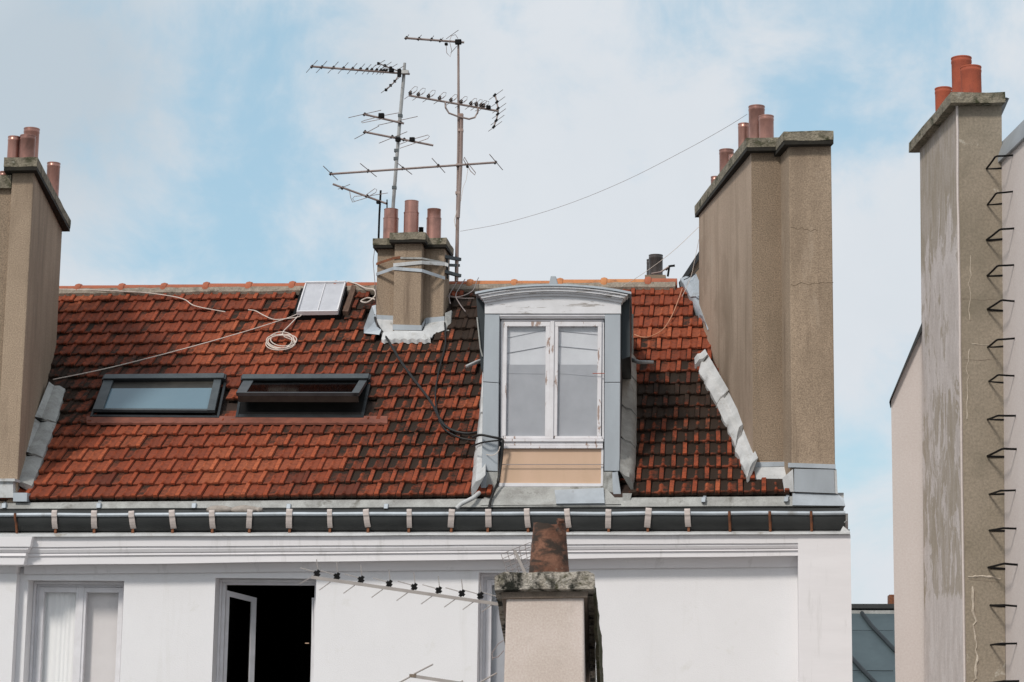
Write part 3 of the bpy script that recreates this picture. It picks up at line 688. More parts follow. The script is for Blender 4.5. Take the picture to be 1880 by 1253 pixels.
# lintel and frame
d = MB(); d.rect(915.5, 577, 1112, 581, YD-.005, .1); d.rect(918, 581.2, 1110.5, 584.5, YD+.01, .09); d.build('lintel', 'white_paint', DOR)
d = MB()
for a in ((920, 587, 1108.5, 590.5), (919, 590.6, 924, 806), (1105, 590.6, 1109, 806)): d.rect(*a, YD+.05, .08)
d.build('window_frame', 'white_paint', DOR, bevel=.003)
def sash(x0, y0, x1, y1, l, r, t, b, mat):
    m = MB()
    m.rect(x0, y0, x1, y0+t, YD+.03, .06); m.rect(x0, y1-b, x1, y1, YD+.03, .06); m.slab([(x0, y0+t), (x0+l, y0+t), (x0+l-2.5, y1-b), (x0-2.5, y1-b)], YD+.03, .06); m.slab([(x1-r, y0+t), (x1, y0+t), (x1-1.5, y1-b), (x1-r-1.5, y1-b)], YD+.03, .06)
    o = m.build('sash', mat, DOR, bevel=.004); return o
sash(924.5, 591, 1010, 806, 6.5, 8, 8.5, 5, 'peeling_paint'); sash(1018, 591, 1105, 806, 7, 7.5, 8.5, 5, 'peeling_paint')
d = MB(); d.slab([(1010.2, 590), (1017.8, 590), (1015.8, 806), (1008, 806)], YD+.015, .07); d.build('meeting_stile', 'peeling_paint', DOR, bevel=.004)
for x0, x1 in ((930, 1002.5), (1024.5, 1098)):
    d = MB(); d.slab([(x0, 599), (x1, 599), (x1-1.5, 802), (x0-2, 802)], YD+.062, .004); d.build('pane', 'pane_glass', DOR)
    d = MB(); d.slab([(x0-1, 670), (x1+1, 670), (x1, 803), (x0-3, 803)], YD+.072, .003); d.build('lower_sheet', 'sheet_grey', DOR)
    d = MB(); d.slab([(x0-1, 598), (x1+1, 598), (x1+1, 671), (x0-1, 671)], YD+.085, .004); d.build('upper_sheet', 'sheet_white', DOR)  # white upper and grey lower sheets close behind each pane
    d = MB(); s = 1 if x0 < 1000 else -1
    ya, yb = (649, 636) if s > 0 else (636, 643)
    d.tube([at(x0, ya, YD+.080), at(x1, yb, YD+.080)], .004, 4); d.build('thin_rod', 'sheet_grey', DOR); d = MB(); d.tube([at(x0, ya-28, YD+.080), at(x1, yb-28 if s < 0 else yb-30, YD+.080)], .0025, 4); d.build('thin_rod', 'sheet_grey', DOR); d = MB(); d.tube([at(x0, 686, YD+.070), at(x1, 686+(1 if s > 0 else 6), YD+.070)], .0015, 4)
    d.build('thin_rod', 'sheet_grey', DOR)
# sill and panel
d = MB(); d.rect(919, 806.2, 1108, 811, YD-.0, .13); d.rect(921, 811.2, 1107, 818, YD+.02, .1); d.rect(922, 818.2, 1107, 823.5, YD+.01, .1); d.build('sill', 'peeling_paint', DOR, bevel=.003)
d = MB(); d.slab([(923, 825), (1104, 825), (1104, 888), (917, 888)], YD+.045, .03); PN = d.build('panel', 'panel_ochre', DOR)
d = MB(); d.slab([(1104, 823.7), (1108, 823.7), (1107, 893), (1103, 893)], YD+.03, .06); d.slab([(916, 887), (1103, 888), (1103, 893.5), (915, 893.5)], YD+.03, .06); d.build('panel_frame', 'white_paint', DOR)
d = MB(); d.rect(919, 852.5, 1108, 853.8, YD+.0, .006); d.build('guard_wire', 'wire_grey', DOR)
d = MB(); d.tube([at(1088, 686, YD), at(1111, 686, YD)], .004, 5); d.build('hook', 'pot_clay', DOR)
# apron below the dormer
d = MB(); a = [at(898, 894, YD+.02), at(1110, 894, YD+.02), at(1140, 926, 19.93), at(882, 928, 19.93)]; d.hexa(a, [p+V((0, .2, -.1)) for p in a]); d.build('apron', 'zinc_old', DOR)
d = MB(); a = [at(1018, 900, YD-.04), at(1108, 896, YD-.04), at(1110, 924, 19.91), at(1021, 925, 19.91)]; d.hexa(a, [p+V((0, .04, -.02)) for p in a]); d.build('apron_patch', 'zinc', DOR)
# flashings beside the cheeks
strip('cheek_flashing', [(884, 908), (885, 842), (888, 782), (889, 700)], [(866, 912), (872, 845), (880, 780), (886, 700)], .14, .07, 'lead_white', ROOF, .012, seed=13)
strip('cheek_flashing', [(1149, 905), (1150, 838), (1150, 777), (1150, 714), (1150, 668)], [(1163, 903), (1168, 837), (1169, 776), (1169, 713), (1168, 668)], .16, .07, 'zinc_old', ROOF, .012, seed=17)
f = MB(); f.slab([(1143, 906), (1160, 906), (1156, 922), (1143, 922)], 19.97, .2); f.build('valley_end', 'zinc_old', ROOF)
# little spouts at either side
def spout(P, w, mat='lead_white'):
    mb = MB(); a = [p for p in P]; rg_ = []
    for i, p in enumerate(a):
        ww = w*(1-.35*i/(len(a)-1)); rg_.append([p+V((0, cos(t)*ww, -sin(t)*ww*.8)) for t in [pi*k/6 for k in range(7)]])
    mb.loft(rg_, close=False); o = mb.build('spout', mat, DOR, smooth=True); s_ = o.modifiers.new('thick', 'SOLIDIFY'); s_.thickness = .006; return o
spout([at(1160, 658, 20.9), at(1172, 663, 20.85), at(1200, 663.5, 20.8)], .05)
spout([at(889, 659, 20.7), at(876, 663, 20.65), at(856, 672, 20.6)], .05)
# drain tube at the left foot
f = MB(); f.tube([at(880, 905, 19.98), at(868, 915, 19.9), at(846, 926, 19.8), at(838, 934, 19.78)], .021, 10); f.build('drain_pipe', 'lead_white', DOR, smooth=True)

# ------------------------------------------------------------------ eave: zinc ledges, gutter
def lerp(a, b, t): return a+(b-a)*t
def wob(x, k, amp=1.0): return amp*noise.noise(V((x/140, k*3.7, 0)))
def eband(mb, x0, x1, lines, n=64):
    """lines: list of (y at x=0, y at x=1550, Y depth, wobble) top to bottom"""
    rg_ = []
    for i in range(n+1):
        x = lerp(x0, x1, i/n); rg_.append([at(x, lerp(a, b, x/1550)+wob(x, k, w), Y) for k, (a, b, Y, w) in enumerate(lines)])
    mb.loft(rg_, close=False)
e = MB(); eband(e, -420, 1549, [(921, 905, 20.35, 0), (923.5, 911, 19.99, .6), (934, 929, 19.93, .8), (937, 931.5, 19.95, .8), (938, 932, 20.1, 0)])
EV = e.build('eave_flashing', 'zinc_old', BLD)
e = MB(); eband(e, -420, 1548, [(936, 931, 20.2, 0), (937.5, 933, 19.92, 0), (948, 944, 19.86, 0), (985, 982, 19.89, 0)])
e.slab([(1542, 931), (1549, 933), (1549, 975), (1542, 975)], 19.87, .5)
e.build('lower_ledge', 'gutter_dark', EV)  # dark colour stands in for the shadow beneath the gutter
# rounded end of the ledge
e = MB(); a = [at(1455, 905, 20.0), at(1538, 908, 20.0), at(1549, 915, 19.97), at(1552, 929, 19.92), at(1455, 928, 19.91)]; e.hexa(a, [p+V((0, .5, 0)) for p in a]); e.build('ledge_end', 'zinc', EV)
for x, y in [(6, 917), (180, 917), (355, 917), (529, 918), (708, 918), (1291, 906), (1443, 905)]:
    e = MB(); a = [at(x+1, y, 20.05), at(x+7, y, 20.05), at(x+6, y+8, 19.96), at(x-1, y+8, 19.96)]; b = [at(x-3, y+7, 19.93), at(x+5, y+7, 19.93), at(x+4, y+16, 19.90), at(x-4, y+16, 19.90)]
    e.hexa(a, [p+V((0, .1, -.02)) for p in a]); e.hexa(b, [p+V((0, .08, 0)) for p in b]); e.build('ledge_seam', 'zinc', EV, bevel=.006)
# gutter
GY = 19.80; GR = .083; GV = .150
def gz(x): return at(x, lerp(946.5, 943, x/1550)+wob(x, 9, 1.2), GY-GR)
gm = MB(); st = [-420+i*(1552+420)/86 for i in range(87)]; gc = []
for x in st:
    p = gz(x); gc.append(V((p.x, GY, p.z)))
gm.loft([[c+V((0, -cos(t)*GR, -sin(t)*GV)) for t in [pi*k/14 for k in range(15)]]+[c+V((0, cos(t)*(GR-.006), -sin(t)*(GV-.006)))for t in [pi*k/14 for k in range(15)]] for c in gc], close=True, caps=True)
c = gc[-1]; gm.add([c+V((0, -cos(t)*GR, -sin(t)*GV)) for t in [pi*k/14 for k in range(15)]], [tuple(range(15))])
GUT = gm.build('gutter', 'gutter_dark', BLD, smooth=True)
b = MB(); b.tube([c+V((0, -GR-.004, .004+.003*noise.noise(V((c.x*2, 0, 0))))) for c in gc], .019, 8); b.build('rolled_lip', 'zinc', GUT, smooth=True)
e = MB(); p = gc[-1]; e.tube([p+V((-.01, -GR-.01, .0)), p+V((.015, -GR-.01, -.02)), p+V((.012, -GR-.01, -.07)), p+V((-.01, -GR, -.085))], .006, 6); e.build('end_hook', 'zinc_old', GUT)
def gat(x):
    i = (x+420)/(1552+420)*86; k = max(0, min(85, int(i))); return gc[k].lerp(gc[k+1], i-k)
wb = None; rb_ = None
for x in [101, 172, 243, 316, 389, 457, 531, 605, 675, 750, 828, 895, 969, 1042, 1117, 1189, 1264]:
    c = gat(x)
    if wb is None:
        O = c.copy(); b = MB(); w = .026; r = GR+.022
        a = [V((0, -GR-.024, .045)), V((0, -GR-.032, .03)), V((0, -GR-.032, -.012))]+[V((0, -cos(t)*r, -sin(t)*(GV+.008)-.0)) for t in [.2, .4, .6, .8, .95]]
        i_ = [p+V((0, .008, .004)) for p in a]
        b.loft([[p+V((-w, 0, 0)) for p in a+i_[::-1]], [p+V((w, 0, 0)) for p in a+i_[::-1]]], close=True, caps=False)
        b.add([p+V((-w, 0, 0)) for p in a+i_[::-1]], [tuple(range(len(a)*2))]); b.add([p+V((w, 0, 0)) for p in a+i_[::-1]], [tuple(range(len(a)*2))])
        wb = b.build('bracket', 'bracket_pale', GUT); wb.location = c
        f = MB(); f.box((0, -GR+.04, -.150), .022, .02, .060); fb = f.build('bracket_foot', 'rust', GUT); fb.location = c
    else:
        n = wb.copy(); COL.objects.link(n); n.parent = GUT; n.location = c
        n2 = fb.copy(); COL.objects.link(n2); n2.parent = GUT; n2.location = c
        n.rotation_euler = (random.uniform(-.04, .04), random.uniform(-.10, .10), random.uniform(-.12, .12)); n.scale = (random.uniform(.88, 1.12), 1, random.uniform(.94, 1.04))
for x in [29, 1339, 1413, 1489]:
    c = gat(x)
    if rb_ is None:
        b = MB(); b.tube([V((0, -GR-.026, .02)), V((0, -GR-.02, -.03)), V((.004, -GR*.9, -.075)), V((.006, -GR*.6, -.15)), V((.006, -GR*.5, -.18))], .0125, 6); rb_ = b.build('rusty_bracket', 'rust', GUT, smooth=True); rb_.location = c
    else:
        n = rb_.copy(); COL.objects.link(n); n.parent = GUT; n.location = c
# cloth roll lying on the ledge
cl = MB(); rings = []
for i in range(41):
    t = i/40; x = 380+102*t; ytop = 926+4*abs(sin(t*5.2))+2*noise.noise(V((t*6, 0, 0)));
    rr = .018+.030*abs(sin(pi*min(1, t*1.02)*2.15))**.55*(1 if t < .95 else (1-t)/.05+.05); c = at(x, 938, 19.86)
    rings.append([c+V((0, cos(a)*rr*1.5, sin(a)*rr+.004+.006*noise.noise(V((t*14, a, 2))))) for a in [2*pi*k/14 for k in range(14)]])
cl.loft(rings, caps=True); tag(cl.build('cloth_roll', 'cloth_grey', smooth=True), 'crumpled grey cloth roll lying on the zinc ledge above the gutter', 'cloth')

# ------------------------------------------------------------------ drip ledge, cornice, wall
YF = 20.0
e = MB(); eband(e, -420, 1560, [(976, 972, 19.90, 0), (981, 977.5, 19.705, .8), (985.5, 981, 19.70, .8), (986, 981.5, 19.80, .5)]); 
a = [at(1548, 966, 19.75), at(1561, 977, 19.70), at(1561, 981, 19.70), at(1540, 981, 19.70)]; e.hexa(a, [p+V((0, .6, 0)) for p in a])
e.build('drip_edge', 'lead_white', EV)
zlowest = 0.0
e = MB(); eband(e, 44, 1466, [(985.5, 981.5, 19.74, .8), (1005, 997, 19.745, .8), (1005.6, 997.6, 19.765, .8), (1010, 1001, 19.76, .5), (1016, 1006, 19.775, .5), (1016.5, 1006.6, 19.79, .5), (1021, 1010, 19.78, .5), (1025, 1011, 19.80, .4), (1038.5, 1019.5, 19.80, .8), (1039, 1020.5, 19.93, .4), (1050, 1033, 19.955, .3), (1055, 1040, 19.965, .3), (1055.5, 1040.5, 20.0, .3)], 60)
CO = e.build('cornice', 'cornice_white', BLD)
e = MB()  # left break of the cornice, standing proud
def lband(mb, x0, lines):
    A = [at(x0, y, Y) for y, Y in lines]; B = [at(xx, y, Y) for (y, Y), xx in zip(lines, [59, 55, 54, 51, 50, 48, 47, 46, 43, 31, 30, 29])]
    mb.loft([A, B], close=False); mb.loft([B, [p+V((0, .3, 0)) for p in B]], close=False)
lband(e, -420, [(985.5, 19.66), (1004, 19.665), (1005, 19.69), (1009, 19.68), (1014, 19.70), (1015, 19.715), (1021, 19.70), (1024, 19.72), (1037, 19.72), (1040, 19.86), (1050, 19.88), (1054, 19.90)])
e.build('cornice_break', 'cornice_white', CO)
ZT = at(700, 1030, YF).z+.3
def wx(px, py=1160, Y=YF): return at(px, py, Y).x
W1 = (wx(47), wx(224)); W2 = (wx(392), wx(578)); W3 = (wx(877), wx(1056))
tops = [at(140, 1066, YF).z, at(490, 1062, YF).z, at(960, 1052, YF).z]
XE = wx(1563)
w = MB()
def wq(x0, x1, z0, z1): w.hexa([V((x0, YF, z0)), V((x1, YF, z0)), V((x1, YF, z1)), V((x0, YF, z1))], [V((x0, YF+.32, z0)), V((x1, YF+.32, z0)), V((x1, YF+.32, z1)), V((x0, YF+.32, z1))])
xs_ = [wx(-420)]+[v for p in (W1, W2, W3) for v in p]+[XE]
for i in range(0, len(xs_), 2): wq(xs_[i], xs_[i+1], 0, ZT)
for p, t in zip((W1, W2, W3), tops): wq(p[0], p[1], t, ZT); wq(p[0], p[1], 0, t-2.0)
WALL = w.build('facade_wall', 'white_render', BLD)
# pilasters at both ends
e = MB(); a = wx(1466, 1100, 19.74); b = wx(1563, 1100, 19.74); zt = at(1500, 982, 19.74).z
prism(e, [(a, 19.74), (b, 19.74), (b, 20.0-.002), (a, 20.0-.002)], 0, zt); e.build('pilaster', 'cornice_white', WALL)
e = MB(); b = wx(26, 1150, 19.9); prism(e, [(wx(-420), 19.9), (b, 19.9), (b, 19.998), (wx(-420), 19.998)], 0, at(10, 1054, 19.9).z); e.build('pilaster', 'white_render', WALL)
# side and rear of the building
e = MB(); prism(e, [(wx(-420), YF+.33), (XE, YF+.33), (XE, 27), (wx(-420), 27)], 0, at(700, 1000, YF).z-.02)
zi = [t for t in tops]
BK = MB(); xe = XE
BK.hexa([V((xe-.25, YF+.33, 0)), V((xe, YF+.33, 0)), V((xe, 27, 0)), V((xe-.25, 27, 0))], [V((xe-.25, YF+.33, ZT+.2)), V((xe, YF+.33, ZT+.2)), V((xe, 27, ZT+.2)), V((xe-.25, 27, ZT+.2))])
BK.hexa([V((wx(-420), 27, 0)), V((xe, 27, 0)), V((xe, 27.3, 0)), V((wx(-420), 27.3, 0))], [V((wx(-420), 27, ZT)), V((xe, 27, ZT)), V((xe, 27.3, ZT)), V((wx(-420), 27.3, ZT))])
BK.hexa([V((wx(-420), YF+.33, ZT-.25)), V((xe-.26, YF+.33, ZT-.25)), V((xe-.26, 27, ZT-.25)), V((wx(-420), 27, ZT-.25))], [V((wx(-420), YF+.33, ZT)), V((xe-.26, YF+.33, ZT)), V((xe-.26, 27, ZT)), V((wx(-420), 27, ZT))])
BK.build('rear_wall', 'pale_render', BLD)

# --- windows of the facade
def fwindow(p, top, Y, open_left, label):
    x0, x1 = p; z1 = top; z0 = top-2.0
    m = MB(); k = .055
    def bx(a, b, c, d_, y=Y, dep=.06): m.hexa([V((a, y, c)), V((b, y, c)), V((b, y, d_)), V((a, y, d_))], [V((a, y+dep, c)), V((b, y+dep, c)), V((b, y+dep, d_)), V((a, y+dep, d_))])
    bx(x0+.001, x0+k, z0, z1-.001); bx(x1-k, x1-.001, z0, z1-.001); bx(x0+k, x1-k, z1-k, z1-.001); bx(x0+k, x1-k, z0, z0+k)
    bx(x0+.002, x0+.025, z0, z1-.002, Y-.04, .038); bx(x1-.025, x1-.002, z0, z1-.002, Y-.04, .038); bx(x0+.025, x1-.025, z1-.03, z1-.002, Y-.04, .038)
    WN = m.build('window', 'white_paint', BLD, label, bevel=.004)
    xm = (x0+x1)/2
    def sash_(a, b, name='sash'):
        m = MB(); s = .05; y = Y+.0; zt, zb = z1-k-.002, z0+k+.002
        def b2(a, b, c, d_): m.hexa([V((a, y-.018, c)), V((b, y-.018, c)), V((b, y-.018, d_)), V((a, y-.018, d_))], [V((a, y+.035, c)), V((b, y+.035, c)), V((b, y+.035, d_)), V((a, y+.035, d_))])
        b2(a, a+s, zb, zt); b2(b-s, b, zb, zt); b2(a+s, b-s, zt-s, zt); b2(a+s, b-s, zb, zb+s); m.build(name, 'white_paint', WN, bevel=.004)
        m = MB(); m.hexa([V((a+s, y+.01, zb+s)), V((b-s, y+.01, zb+s)), V((b-s, y+.01, zt-s)), V((a+s, y+.01, zt-s))], [V((a+s, y+.014, zb+s)), V((b-s, y+.014, zb+s)), V((b-s, y+.014, zt-s)), V((a+s, y+.014, zt-s))]); m.build('pane', 'pane_glass', WN)
    if not open_left:
        sash_(x0+k+.001, xm-.002); sash_(xm+.002, x1-k-.001)
        m = MB(); m.hexa([V((xm-.028, Y-.028, z0+k)), V((xm+.028, Y-.028, z0+k)), V((xm+.028, Y-.028, z1-k)), V((xm-.028, Y-.028, z1-k))], [V((xm-.028, Y-.018, z0+k)), V((xm+.028, Y-.018, z0+k)), V((xm+.028, Y-.018, z1-k)), V((xm-.028, Y-.018, z1-k))]); m.build('meeting_stile', 'white_paint', WN, bevel=.006)
    return WN
YR = YF+.20
A = fwindow(W1, tops[0], YR, False, 'closed white window with pale curtain at the left')
# curtain with folds behind the left leaf, plain blind behind the right
def sheet(x0, x1, z0, z1, Y, mat, par, name, fold=0):
    m = MB(); n = 70; m.loft([[V((lerp(x0, x1, i/n), Y+fold*(sin(i*.62+sin(i*.13)*1.5)+.6*sin(i*.27+1)), z0)), V((lerp(x0, x1, i/n), Y+fold*(sin(i*.62+sin(i*.13)*1.5+.3)+.6*sin(i*.29+1)), z1))] for i in range(n+1)], close=False); return m.build(name, mat, par, smooth=True)
xm = (W1[0]+W1[1])/2
sheet(W1[0]+.05, xm-.07, tops[0]-1.9, tops[0]-.06, YR+.07, 'curtain', A, 'curtain', .0028); sheet(xm-.07, W1[1]-.05, tops[0]-1.9, tops[0]-.06, YR+.085, 'blind_grey', A, 'blind')
B = fwindow(W2, tops[1], YR, True, 'window standing open on a dark room')
# the open left leaf swung inward
def leaf(P, th=.04):
    """P: four pixel corners (tl,tr,br,bl) with depths; returns frame mesh and pane"""
    tl, tr, br, bl = [at(x, y, Y) for x, y, Y in P]
    q = lambda a, b: (tl*(1-a)+tr*a)*(1-b)+(bl*(1-a)+br*a)*b
    nn = (tr-tl).cross(bl-tl).normalized()*th
    m = MB()
    for a0, b0, a1, b1 in ((0, 0, .12, 1), (.85, 0, 1, 1), (.12, 0, .85, .03), (.12, .96, .85, 1)):
        c = [q(a0, b0), q(a1, b0), q(a1, b1), q(a0, b1)]; m.hexa([p-nn/2 for p in c], [p+nn/2 for p in c])
    o = m.build('sash', 'white_paint', B)
    m = MB(); c = [q(.12, .03), q(.85, .03), q(.85, .96), q(.12, .96)]; m.hexa([p-nn*.05 for p in c], [p+nn*.05 for p in c]); m.build('pane', 'pane_dark', B)
leaf([(413, 1084, YR+.05), (469, 1098, YR+.35), (459, 1420, YR+.35), (400, 1420, YR+.05)])
m = MB(); m.tube([at(575, 1098, YR+.08), at(574, 1180, YR+.08), at(570, 1340, YR+.08)], .014, 6); m.build('sash_edge', 'white_paint', B)
m = MB(); m.rect(560, 1180.5, 567, 1182, YR+.12, .02); m.build('latch', 'panel_ochre', B)
C = fwindow(W3, tops[2], YR, False, 'closed window half hidden by the mossy front chimney')
sheet(W3[0]+.05, W3[1]-.05, tops[2]-1.9, tops[2]-.06, YR+.08, 'sheet_grey', C, 'curtain', .003)
# dark rooms
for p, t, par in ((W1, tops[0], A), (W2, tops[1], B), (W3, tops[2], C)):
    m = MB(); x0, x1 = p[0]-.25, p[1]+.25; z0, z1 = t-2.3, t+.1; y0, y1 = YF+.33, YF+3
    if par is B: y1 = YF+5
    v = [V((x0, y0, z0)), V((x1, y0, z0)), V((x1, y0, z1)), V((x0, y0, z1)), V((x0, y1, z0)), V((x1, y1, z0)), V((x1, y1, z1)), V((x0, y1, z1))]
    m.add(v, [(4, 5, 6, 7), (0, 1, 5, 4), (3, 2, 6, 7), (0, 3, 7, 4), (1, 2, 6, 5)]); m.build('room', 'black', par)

# ------------------------------------------------------------------ tall neighbour on the right: stack, gable, rungs
NB = thing('neighbouring_building', 'pale building at the right edge with tall patchy chimney and black iron rungs', 'building')
YT = 17.3; wt = hdir(818); DT = 1.38
def vpt(P, k):                          # slide a point back along the wall direction
    return P+wt*k
FLt, FLb = at(1757.5, 195, YT), at(1772, 1253, YT); FRt, FRb = at(1839, 195, YT), at(1846, 1253, YT)
def ext(t, b, zz):                      # extend an edge down to height zz
    k = (t.z-zz)/(t.z-b.z); return t+(b-t)*k
ztop = at(1790, 195, YT).z
FLt = ext(FLt, FLb, ztop); FRt = ext(FRt, FRb, ztop)
BLt = vpt(FLt, DT); BLb = at(1697.5, 1253, YT+DT); BLt = at(1689, 290, YT+DT); BLt = ext(BLt, BLb, ztop)
z0 = 9.0
lo = [ext(FLt, FLb, z0), ext(FRt, FRb, z0), ext(FRt, FRb, z0)+wt*DT, ext(BLt, BLb, z0)]; hi = [FLt, FRt, FRt+wt*DT, BLt]
PZ0 = at(1730, 1253, YT+.6).z; PZ1 = at(1730, 230, YT+.6).z; patchy()
m = MB(); m.hexa(lo, hi); NST = m.build('chimney', 'grey_concrete', NB, 'tall patchy grey chimney with orange clay pots')
NST.data.materials.append(M['patchy_render']); NST.data.polygons[5].material_index = 1
# pale arris line down the corner
m = MB(); e1 = [];
for i in range(60):
    t = i/59; p = FLt+(ext(FLt, FLb, z0)-FLt)*t; e1.append(p+V((-.004+.006*noise.noise(V((t*25, 0, 0))), -.002, 0)))
m.tube(e1, .011, 5); m.build('corner_bead', 'pale_render', NST)
# seams and mended cracks on the front face
m = MB()
def crk(P, r, sd=0, amp=4):
    pts = []
    for (xa, ya), (xb, yb) in zip(P[:-1], P[1:]):
        for i in range(8):
            t = i/8; pts.append(at(lerp(xa, xb, t)+amp*.5*noise.noise(V((ya/15+t*3, sd, 1))), lerp(ya, yb, t)+amp*.4*noise.noise(V((xa/9+t*3, sd, 5))), YT-.0005))
    m.tube(pts, [r*(.35+.9*abs(noise.noise(V((i*.31, sd, 7)))))*1.4 for i in range(len(pts))], 5)
for a_ in (([(1786, 1078), (1788, 1150), (1794, 1200), (1790, 1253), (1788, 1300)], .016, 1, 16), ([(1777, 1060), (1800, 1058), (1842, 1063)], .012, 2, 9), ([(1779, 640), (1776, 700), (1776, 780)], .006, 5, 12), ([(1783, 470), (1780, 520), (1781, 600)], .006, 6, 14), ([(1783, 632), (1825, 635)], .005, 8)):
    m = MB(); crk(*a_); m.build('mended_crack', 'lime_patch', NST)
for a_ in (([(1765, 548), (1800, 552), (1835, 549)], .002, 3), ([(1770, 660), (1800, 662), (1836, 658)], .002, 4), ([(1778, 1064), (1843, 1070)], .002, 4)):
    m = MB(); crk(*a_); m.build('crack', 'front_under', NST)
# cap
o = .10; m = MB(); px_ = V((wt.y, -wt.x, 0))
b0 = V((FLt.x, FLt.y, 0)); b1 = V((FRt.x, FRt.y, 0))
loop = [b0-px_*.075-wt*o, b1+px_*.005-wt*o, b1+px_*.005+wt*(DT+.14), b0-px_*.075+wt*(DT+.14)]
zc0, zc1 = at(1790, 189, YT-o).z, at(1790, 170, YT-o).z
m.hexa([V((p.x, p.y, zc0)) for p in loop], [V((p.x, p.y, zc1)) for p in loop]); rough(m.build('cap', 'cap_concrete', NST), .008, 5, 2)
m = MB(); m.slab([(1840, 190), (1853, 181), (1847, 179), (1840, 182)], YT-.02, .5); m.build('cap_edge', 'dark_metal', NST)
pot(1766.5, 107, 176, 37, YT+.42, 'pot_clay', NST); pot(1783.5, 124, 176, 38, YT+.14, 'pot_clay', NST); pot(1733, 163, 215, 31, YT+.85, 'pot_clay', NST)
# return wall that carries the rungs (comes towards the viewer)
m = MB(); P0 = at(1838, 300, YT); P0b = at(1846, 1253, YT)
P0 = ext(P0, P0b, at(1840, 292, YT).z); a = P0+V((.004, 0, 0)); 
ne = a-wt*1.6; lo_ = ext(P0, P0b, z0)+V((.004, 0, 0)); lon = lo_-wt*1.6
far_ = a+wt*1.3
m.hexa([lo_+wt*1.3, lon, lon+V((1.5, 0, 0)), lo_+wt*1.3+V((1.5, 0, 0))], [far_, ne, ne+V((1.5, 0, 0)), far_+V((1.5, 0, 0))])
m.build('side_wall', 'pale_render', NB, 'pale pinkish side wall with climbing rungs')
# arched zinc cover on top of it
m = MB(); rg_ = []
for i in range(13):
    t = i/12; p = far_.lerp(ne, t); p = p-V((.03, 0, 0)); zz = a.z
    rg_.append([V((p.x, p.y, zz-.03)), V((p.x, p.y, zz+.02)), V((p.x+.05, p.y, zz+.16)), V((p.x+.35, p.y, zz+.28)), V((p.x+1.5, p.y, zz+.33)), V((p.x+1.5, p.y, zz-.03))])
m.loft(rg_, close=True, caps=True); m.build('zinc_roof', 'zinc_blue', NB, smooth=True)
# gable wall behind the stack
YG = YT+DT+.02
m = MB(); gp = [(1636, 737), (1692, 602), (1830, 270), (1900, 260), (1900, 1300), (1638.5, 1300)]
A_ = [at(x, y, YG) for x, y in gp]; A_[4].z = A_[5].z = 0; m.hexa(A_, [p+hdir(1750)*3 for p in A_]); GB = m.build('gable_wall', 'pale_render', NB)
m = MB(); c0 = [(1632.5, 739), (1634, 733), (1691, 596), (1830, 262), (1834, 269), (1693, 606)]
m.slab(c0, YG-.05, .4, hdir(1750)); m.build('coping', 'gutter_dark', GB)
# iron rungs
rg0 = None
rr_ = [290, 355, 420, 487, 552, 617, 684, 752, 820, 888, 956, 1026, 1095, 1165, 1235]
for i, y in enumerate(rr_):
    xx = 1866+ (y-290)*.0085
    # near attachment A on the side wall, found where the wall plane is
    base = at(1843+(y-290)*.0085, y+19, YT-.0); A3 = base-wt*.36
    lx = -.145
    if rg0 is None:
        b = MB(); Z = V((0, 0, 0)); nr = -wt*.36
        b.tube([Z+V((.03, 0, 0)), V((lx*.55, 0, 0)), V((lx+.0, 0, 0.002)), V((lx-.004, 0, .0))+nr*.06, V((lx, 0, 0))+nr*.5, V((lx, 0, 0))+nr*.96, V((lx+.012, 0, .002))+nr, V((lx*.5, 0, 0))+nr, nr+V((.03, 0, 0))], .0085, 8); rg0 = b.build('rung', 'rust', NB, smooth=True)
        rg0.data.materials.clear(); rg0.data.materials.append(M['black']); n = rg0
    else:
        n = rg0.copy(); COL.objects.link(n); n.parent = NB
    n.location = base; n.rotation_euler = (random.uniform(-.05, .05), random.uniform(-.09, .09), random.uniform(-.06, .06)); n.scale = (random.uniform(.92, 1.08),)*3

# ------------------------------------------------------------------ slate-coloured roof in the gap
SB = thing('zinc_roofed_house', 'house with a dark blue-grey zinc roof seen low in the gap between the two buildings', 'house')
YS = 34.0
m = MB(); a = [at(1500, 1117, YS+3), at(1720, 1119, YS+3), at(1760, 1330, YS), at(1480, 1330, YS)]
m.hexa(a, [p+V((0, 2, -3)) for p in a]); SR = m.build('roof', 'roof_slate', SB)
m = MB(); m.rect(1500, 1109, 1720, 1117, YS+2.9, .4); m.build('ridge_cap', 'gutter_dark', SR)
m = MB(); m.rect(1500, 1121, 1720, 1131, YS+2.86, .03); m.build('flashing', 'zinc_old', SR)
def on_s(x, y, h=.03):
    A, Bp, C_ = a[0], a[1], a[2]; nn = (Bp-A).cross(C_-A).normalized(); 
    if nn.y > 0: nn = -nn
    dd = ray(x, y); t = (A-CAM).dot(nn)/dd.dot(nn); return CAM+dd*t+nn*h
m = MB(); m.tube([on_s(1582, 1128), on_s(1600, 1152), on_s(1645, 1199)], .035, 6); m.tube([on_s(1560, 1207), on_s(1580, 1229), on_s(1612, 1262)], .035, 6); m.tube([on_s(1500, 1234), on_s(1640, 1235)], .008, 4)
m.tube([on_s(1500, 1160), on_s(1640, 1161)], .004, 4); m.build('seam', 'slate_dark', SR)
m = MB(); m.rect(1633, 1092, 1645, 1112, YS+3.2, .5); m.build('chimney', 'rust', SB)
m = MB(); pa = a[3]; pb = a[2]; m.hexa([V((pa.x, YS+.2, 0)), V((pb.x, YS+.2, 0)), V((pb.x, YS+6, 0)), V((pa.x, YS+6, 0))], [V((pa.x, YS+.2, pa.z-.1)), V((pb.x, YS+.2, pa.z-.1)), V((pb.x, YS+6, pa.z-.1)), V((pa.x, YS+6, pa.z-.1))]); m.build('wall', 'pale_render', SB)

